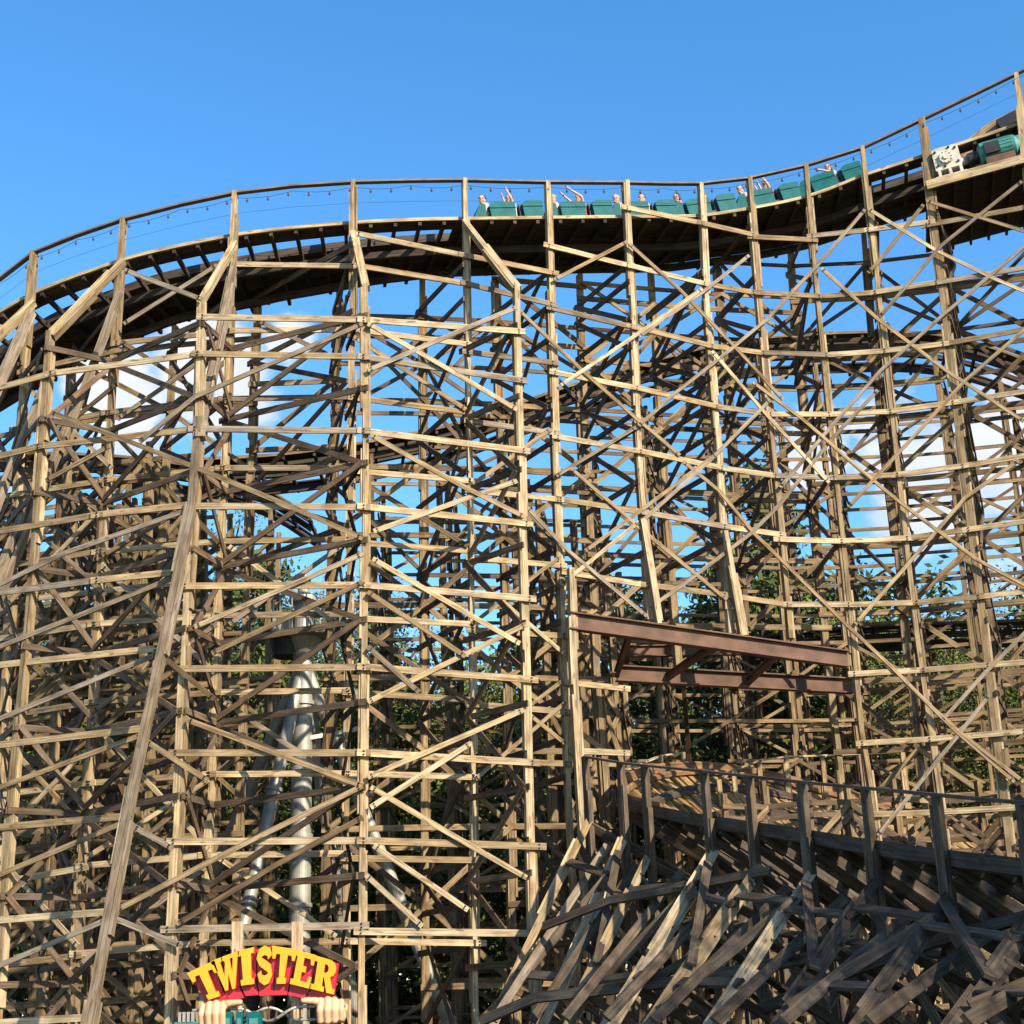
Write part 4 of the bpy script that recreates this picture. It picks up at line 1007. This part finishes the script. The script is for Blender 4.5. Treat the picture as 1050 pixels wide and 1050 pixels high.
# ================================================================== lift machinery
def machinery():
    base = at(972,172,.9); t = (plat_f[1]-plat_f[0]).normalized(); M = frame(Vector((0, 0, 0)), t).to_3x3()
    p0 = at(970,158,.55); fl = lambda px: PLAT[0].lerp(PLAT[2], (px+11-950)/180.) + Vector((0, .40, .01))
    q = fl(970); g = empty('gearbox', q, 'white boxy lift gearbox on the motor platform by the tall post', 'gearbox')
    def B(x, y, z): return q + M @ Vector((x, y, z))
    mb = MB(); pr = [(-.38,.26),(.34,.26),(.37,.32),(.37,.9),(.3,.96),(-.26,.96),(-.36,.88),(-.38,.32)]
    mb.prism([B(x, -.35, z) for x, z in pr], Vector((0, 0, 0)), M @ Vector((0, .7, 0))); mb.obj('housing', WHITEP, g)
    mb = MB(); mb.cyl(B(-.02, -.36, .6), B(-.02, -.42, .6), .2, .19, 20); mb.cyl(B(-.02, -.42, .6), B(-.02, -.46, .6), .08, .08, 14)
    for k in range(10):
        an = k*.628; mb.cyl(B(-.02+.17*math.cos(an), -.42, .6+.17*math.sin(an)), B(-.02+.17*math.cos(an), -.445, .6+.17*math.sin(an)), .02, .02, 6)
    mb.obj('bearing_cover', WHITEP, g)
    for x in (-.3, 0, .3):
        mb = MB(); mb.box(B(x, 0, .13), .08, .8, .24, M=M); mb.obj('foot', WHITEP, g)
    mb = MB(); mb.box(B(0, 0, .02), .86, .84, .04, M=M); mb.obj('base_plate', WHITEP, g)
    mb = MB(); mb.cyl(B(.37, 0, .52), B(.62, 0, .5), .15, .06, 14); mb.cyl(B(.62, 0, .5), B(1.02, 0, .5), .05, .05, 12); mb.obj('shaft', GALV, g)
    for (x, z) in ((-.28,.4),(.28,.4),(-.28,.84),(.28,.84),(-.1,.34),(.12,.9)):
        mb = MB(); mb.cyl(B(x, -.35, z), B(x, -.39, z), .035, .035, 8); mb.obj('bolt', BLACKM, g)
    q2 = fl(1022); g2 = empty('lift_motor', q2, 'sea-green round electric motor on the platform beside the white gearbox', 'motor'); 
    def C(x, y, z): return q2 + M @ Vector((x, y, z))
    mb = MB(); mb.cyl(C(-.45, 0, .55), C(.5, 0, .55), .34, .34, 28)
    for k in range(20):
        an = k*math.pi/10; mb.bar([C(-.38, .345*math.cos(an), .55+.345*math.sin(an)), C(.42, .345*math.cos(an), .55+.345*math.sin(an))], .02, .02, M @ Vector((0, math.cos(an), math.sin(an))))
    mb.cyl(C(.5, 0, .55), C(.62, 0, .55), .34, .24, 28); mb.cyl(C(-.45, 0, .55), C(-.52, 0, .55), .34, .2, 28); mb.obj('motor_body', MOTOR, g2)
    mb = MB(); mb.box(C(-.15, -.36, .52), .42, .08, .34, M=M); mb.obj('terminal_box', BLACKM, g2)
    mb = MB(); mb.box(C(0, -.1, .12), .8, .6, .22, M=M); mb.obj('plinth', RUST, g2)
    mb = MB(); mb.cyl(C(-.8, 0, .5), C(-.55, 0, .52), .2, .2, 18); mb.obj('brake_drum', BLACKM, g2)
    # boxed guide beam slanting up behind
    gb = empty('chain_trough', at(1000,160,1.3), 'slanting wooden chain trough rising behind the gearbox and motor', 'chain trough')
    mb = MB(); mb.bar([at(968,172,1.8), at(1020,132,1.9), at(1065,110,2.0)], .45, .2, nrm_at(at(990,150))); mb.obj('side_board', WOOD, gb, fix=False)
    mb = MB(); mb.bar([at(1024,130,1.7), at(1075,104,1.7)], .34, .3, nrm_at(at(990,150))); mb.obj('cover', BLACKM, gb)
machinery()

# ================================================================== trees
def leafmat(name, c):
    mt, n, l, b = newmat(name)
    oi = n.new('ShaderNodeObjectInfo'); ge = n.new('ShaderNodeNewGeometry'); ad = n.new('ShaderNodeMath'); ad.operation = 'ADD'; fr = n.new('ShaderNodeMath'); fr.operation = 'FRACT'
    l.new(oi.outputs['Random'], ad.inputs[0]); l.new(ge.outputs['Random Per Island'], ad.inputs[1]); l.new(ad.outputs[0], fr.inputs[0])
    r_ = n.new('ShaderNodeValToRGB'); e = r_.color_ramp.elements; e[0].color = (*[q*.42 for q in c], 1); e[1].color = (*[q*1.25 for q in c], 1)
    l.new(fr.outputs[0], r_.inputs[0]); l.new(r_.outputs[0], b.inputs['Base Color']); b.inputs['Roughness'].default_value = .7; b.inputs['Specular IOR Level'].default_value = .2
    return mt
PINE = leafmat('pine_needles', (.080, .105, .026)); BROAD = leafmat('oak_leaves', (.115, .140, .028))
BARK = plain('bark', (.11, .08, .055), .9, 0, .3, 5, .4)
def quad(mb, p, r_, rnd):
    u = Vector((rnd.gauss(0, 1), rnd.gauss(0, 1), rnd.gauss(0, 1))).normalized(); v = u.orthogonal().normalized(); v.rotate(Matrix.Rotation(rnd.uniform(0, 6.28), 3, u)); w = u.cross(v)
    b = len(mb.v); mb.v += [p-v*r_, p-w*r_*.45, p+v*r_, p+w*r_*.45]; mb.face((b, b+1, b+2, b+3), [(0, 0)]*4)
def conifer(h, seed):
    rnd = random.Random(seed); tr = MB(); cr = MB(); pts = [Vector((0, 0, -.3))]
    for k in range(1, 7): pts.append(Vector((rnd.uniform(-.12, .12), rnd.uniform(-.12, .12), h*k/6)))
    for i in range(6): tr.cyl(pts[i], pts[i+1], .34*(1-i/6.2), .34*(1-(i+1)/6.2), 10)
    nb = 54
    for k in range(nb):
        s_ = .22+.78*((k+rnd.random())/nb); z = h*s_; L = (h*.21)*(1.06-s_)**.75*rnd.uniform(.6, 1.25)+.35; an = rnd.uniform(0, 6.28)
        d = Vector((math.cos(an), math.sin(an), rnd.uniform(-.18, .28))); o = Vector((0, 0, z)); e = o+d*L+Vector((0, 0, -L*.1)); tr.cyl(o, e, .05, .012, 5, caps=False)
        n_c = int(5+L*4)
        for j in range(n_c):
            c = o.lerp(e, .25+.8*j/n_c)+Vector((rnd.gauss(0, .22), rnd.gauss(0, .22), rnd.gauss(0, .16)))
            for q in range(13): quad(cr, c+Vector((rnd.gauss(0, .3), rnd.gauss(0, .3), rnd.gauss(0, .2))), rnd.uniform(.10, .21), rnd)
    return tr.mesh('trunk', BARK, True), cr.mesh('crown', PINE)
def broadleaf(h, seed):
    rnd = random.Random(seed); tr = MB(); cr = MB()
    tr.cyl(Vector((0, 0, -.3)), Vector((.1, 0, h*.45)), .4, .24, 12); tr.cyl(Vector((.1, 0, h*.45)), Vector((0, .2, h*.8)), .24, .08, 10)
    for k in range(26):
        z = h*rnd.uniform(.28, .82); an = rnd.uniform(0, 6.28); L = h*rnd.uniform(.16, .3)*(1.15-abs(z/h-.55)); o = Vector((.05, .05, z*.8)); e = Vector((math.cos(an)*L, math.sin(an)*L, z+L*.45)); tr.cyl(o, e, .09, .02, 6, caps=False)
        for j in range(9):
            c = o.lerp(e, .45+.65*j/9)+Vector((rnd.gauss(0, .5), rnd.gauss(0, .5), rnd.gauss(0, .4)))
            for q in range(115): quad(cr, c+Vector((rnd.gauss(0, .44), rnd.gauss(0, .44), rnd.gauss(0, .36))), rnd.uniform(.035, .078), rnd)
    return tr.mesh('trunk', BARK, True), cr.mesh('crown', BROAD)
CON = [conifer(20, 3), conifer(20, 8), conifer(20, 15)]; BRO = [broadleaf(15, 5), broadleaf(15, 12), broadleaf(15, 21)]
def plant(name, meshes, loc, s_, rz, label, group):
    o = empty(name, loc, label, 'tree', group); o.scale = (s_*1.0, s_*1.0, s_); o.rotation_euler = (0, 0, rz)
    for nm, me in zip(('trunk', 'crown'), meshes):
        c = bpy.data.objects.new(nm, me); COL.objects.link(c); c.parent = o
TREES = [ # px, y of the top, depth, kind, label
 (770,470,66,'c','tallest dark pine, behind the trestle right of centre'), (800,545,69,'c','pine close on the right of the tallest pine'), (735,575,64,'c','shorter pine just left of the tallest pine'),
 (885,610,70,'b','rounded green tree above the right end of the red beams'), (945,596,68,'b','broad green tree behind the posts at far right of centre'), (1010,585,72,'b','leafy tree near the right edge below the white clouds'), (1065,600,66,'b','leafy tree cut by the right edge'),
 (395,610,66,'c','pine showing above the rail right of the steel tower'), (445,660,72,'b','light green tree low between the outrigger posts'), (500,650,70,'b','round tree low behind the tall outrigger post'), (545,640,66,'c','pine left of the red beams'), (600,640,74,'b','tree at the left end of the red beams'), (660,600,72,'c','pine above the middle of the red beams'),
 (330,590,70,'b','tree behind the platform of the steel tower'), (265,560,68,'c','pine left of the steel tower'), (205,545,72,'b','broad tree behind the batter post'), (140,560,70,'c','pine among the crowded left timbers'), (80,585,72,'b','tree behind the left timbers'), (20,570,70,'c','pine at the left edge behind the timbers'), (-40,560,72,'b','tree cut by the left edge behind the timbers')]
for k, (px, yt, d, kd, lab) in enumerate(TREES):
    p = aty(px, yt, d); h = p.z
    if kd == 'c': plant('pine_tree', CON[k % 3], Vector((p.x, p.y, 0)), h/20.3, k*1.7, lab, 'trees behind the coaster')
    else: plant('leafy_tree', BRO[k % 3], Vector((p.x, p.y, 0)), h/14.6, k*1.3, lab, 'trees behind the coaster')
# far wood as one mass
rnd = random.Random(4); fm = MB()
for k in range(260):
    px = -400+1900*k/260; d = rnd.uniform(80, 94); x = ray(px, 900); t_ = x.x/x.y; h = rnd.uniform(19, 25)*(.93 if 380 < px < 640 else 1)
    for j in range(120):
        z = h*rnd.random(); rr_ = 3.2*(1.05-z/h)**.6; an = rnd.uniform(0, 6.28); c = Vector((t_*d+math.cos(an)*rr_*rnd.random(), d+math.sin(an)*rr_, z))
        for q in range(14): quad(fm, c+Vector((rnd.gauss(0, .5), rnd.gauss(0, .5), rnd.gauss(0, .5))), rnd.uniform(.15, .32), rnd)
tag(fm.obj('far_wood', PINE, fix=False), 'dense dark green wood closing the view behind the coaster', 'wood', None, 'stuff')
# tall trees behind the viewer whose shade falls on the low curve
for k, (x, y, h) in enumerate(((20.5, 11.5, 19), (24, 8.5, 20.5), (27.5, 5.5, 22.5), (30, 3.5, 24), (33, .5, 25), (36, -3, 25.5), (31, -1, 24))):
    plant('leafy_tree', BRO[k % 3], Vector((x, y, 0)), h/14.6, k*2.1, 'tall leafy tree standing behind the viewer', 'trees behind the viewer')
